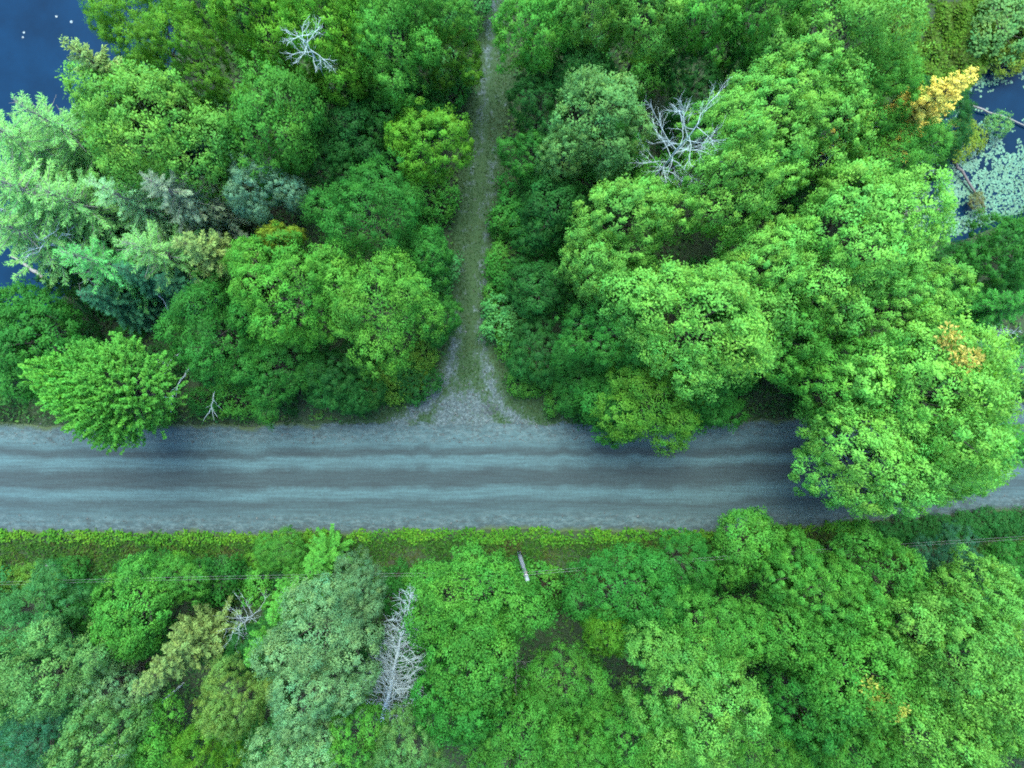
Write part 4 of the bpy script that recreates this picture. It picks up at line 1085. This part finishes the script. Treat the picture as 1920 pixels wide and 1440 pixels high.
# loose stones on the road shoulders and in the trail mouth
def pebble_mesh(seed):
    rng = np.random.default_rng(seed)
    V = np.array([(1, 0, 0), (0, 1, 0), (-1, 0, 0), (0, -1, 0), (0, 0, .7), (0, 0, -.5)]) * rng.uniform(.7, 1.2, (6, 1))
    F = np.array([(0, 1, 4), (1, 2, 4), (2, 3, 4), (3, 0, 4), (1, 0, 5), (2, 1, 5), (3, 2, 5), (0, 3, 5)])
    return V, F
def pebbles():
    rng = np.random.default_rng(5)
    px = rng.uniform(-40, 1960, 60000); py = rng.uniform(620, 1010, 60000)
    c = road_c(px); top = c - ROAD_HW
    d = py - top
    sh1 = (d > -2) & (d < 38) & (rng.random(len(px)) < .35)
    sh2 = (py > c + ROAD_HW - 38) & (py < c + ROAD_HW - 6) & (rng.random(len(px)) < .15)
    mo = (d < 4) & (px > trail_l(py) + 4) & (px < trail_r(py) - 4) & (rng.random(len(px)) < track_gravel(px, py) * .8)
    k = sh1 | sh2 | mo
    px, py = px[k], py[k]; n = len(px)
    V0, F0 = pebble_mesh(1)
    s = rng.gamma(2.2, .010, n) + .015
    a = rng.uniform(0, 6.28, n)
    R = np.stack([np.stack([np.cos(a), -np.sin(a)], -1), np.stack([np.sin(a), np.cos(a)], -1)], -2)
    V = V0[None] * s[:, None, None] * rng.uniform(.7, 1.3, (n, 1, 3))
    V[:, :, :2] = np.einsum('nij,nkj->nki', R, V[:, :, :2])
    u = np.clip((py - (road_c(px) - ROAD_HW)) / (2 * ROAD_HW), 0, 1)
    z = np.where(py > road_c(px) - ROAD_HW, .10 * (1 - (2 * u - 1) ** 2) + .02, .02)
    V += np.stack([(px - 960) / PPM, (720 - py) / PPM, z], -1)[:, None]
    F = (F0[None] + 6 * np.arange(n)[:, None, None]).reshape(-1, 3)
    o = link("loose_gravel", mesh_np("loose_gravel", V.reshape(-1, 3), F, M_STONE)); o["kind"] = "stuff"
    tag(o, "loose grey gravel stones on the road shoulders and trail mouth", "gravel")
pebbles()

def rock(px, py, r, label):
    import bmesh
    bm = bmesh.new(); bmesh.ops.create_icosphere(bm, subdivisions=3, radius=1)
    rg = np.random.default_rng(9)
    for v in bm.verts:
        n = .75 + .5 * vnoise(np.array([v.co.x * 1.7 + 5]), np.array([v.co.y * 1.7 + v.co.z + 5]), 3)[0]
        v.co = (v.co.x * r * 1.5 * n, v.co.y * r * .8 * n, v.co.z * r * .55 * n)
    me = bpy.data.meshes.new("rock"); bm.to_mesh(me); bm.free(); me.materials.append(M_ROCK)
    p = gp(px, py, .3)
    o = link("stone", me, None, (p[0], p[1], .22)); tag(o, label, "stone")
rock(93, 1062, .34, "pale rounded stone lying in the ditch weeds")

# ------------------------------------------------------------------ lily pads
M_PAD = leaf_material("lily_pad_leaf", .1, .35, .5)
def pads():
    rng = np.random.default_rng(17)
    def disc(n=9):
        a = np.linspace(.25, 2 * math.pi - .25, n)
        return np.vstack([[0, 0, 0], np.stack([np.cos(a), np.sin(a), 0 * a], 1)])
    D0 = disc()
    nf = len(D0) - 2
    F0 = np.stack([np.zeros(nf, int), np.arange(1, nf + 1), np.arange(2, nf + 2)], 1)
    px = rng.uniform(1640, 2060, 32000); py = rng.uniform(90, 460, 32000)
    dens = vnoise(px / 38, py / 30, 51) * .6 + vnoise(px / 12, py / 10, 52) * .5
    dens += np.clip((py - 250) / 300, -.15, .25) - .35 * np.exp(-(((px - 1780) / 60) ** 2 + ((py - 370) / 45) ** 2)) - .25 * np.exp(-(((px - 1905) / 40) ** 2 + ((py - 185) / 40) ** 2))
    k = (poly_dist(px, py, POND_LILY) < -5) & (rng.random(len(px)) < np.clip((dens - .36) * 2.2, 0, .8))
    px, py = px[k][:7000], py[k][:7000]; n = len(px)
    r = rng.uniform(.045, .10, n)
    a = rng.uniform(0, 6.28, n)
    z = -.445 + np.arange(n) % 7 * .0012
    big = np.argsort(-r * ((px < 1920) + .01))[:300]
    isb = np.zeros(n, bool); isb[big] = True
    shared = []
    for i in range(6):
        V = D0 * .13 * np.array([1, rng.uniform(.85, 1), 1]); V[:, 2] = rng.uniform(0, .008, len(V))
        shared.append(mesh_np("lily_pad", V, F0, M_PAD, jitter_tint(rng, 1, .85, 1.15, .05).repeat(nf, 0)))
    for j in big:
        o = link("lily_pad", shared[j % 6], None, ((px[j] - 960) / PPM, (720 - py[j]) / PPM, z[j] + .004))
        o.rotation_euler = (0, 0, a[j]); s = r[j] / .13 * 1.15; o.scale = (s, s, 1)
        o.color = (*sc((0.048, 0.145, 0.080), rng.uniform(.8, 1.2)), 1)
        tag(o, "round pale green lily pad floating on the lily pond", "lily pad", "lily pads on the lily pond")
    k = ~isb; px, py, r, a, z = px[k], py[k], r[k], a[k], z[k]; n = len(px)
    c, s = np.cos(a), np.sin(a)
    V = np.empty((n, len(D0), 3))
    V[:, :, 0] = (D0[None, :, 0] * c[:, None] - D0[None, :, 1] * s[:, None]) * r[:, None] + ((px - 960) / PPM)[:, None]
    V[:, :, 1] = (D0[None, :, 0] * s[:, None] + D0[None, :, 1] * c[:, None]) * r[:, None] + ((720 - py) / PPM)[:, None]
    V[:, :, 2] = z[:, None]
    F = (F0[None] + len(D0) * np.arange(n)[:, None, None]).reshape(-1, 3)
    t = (jitter_tint(rng, n, .75, 1.25, .08) * np.array((0.048, .145, .080))).repeat(nf, 0)
    o = link("lily_pad_cover", mesh_np("lily_pad_cover", V.reshape(-1, 3), F, M_PAD, t)); o["kind"] = "stuff"
    tag(o, "dense scatter of small pale lily pads across the lily pond", "lily pads")
    # pale leaves drifting on the dark pond
    for j, (x, y, s) in enumerate([(134, 41, .9), (106, 31, .7), (45, 61, .7), (43, 70, .6), (235, 6, .7), (22, 543, .8), (12, 560, .6), (8, 468, .5)]):
        o = link("floating_leaf", shared[j % 6], None, ((x - 960) / PPM * 1.0085, (720 - y) / PPM * 1.0085, -.435))
        o.rotation_euler = (0, 0, j * 1.3); o.scale = (s, s, 1); o.color = (.13, .18, .18, 1)
        tag(o, "tiny whitish leaf drifting on the open dark pond", "leaf", "leaves on the dark pond")
pads()
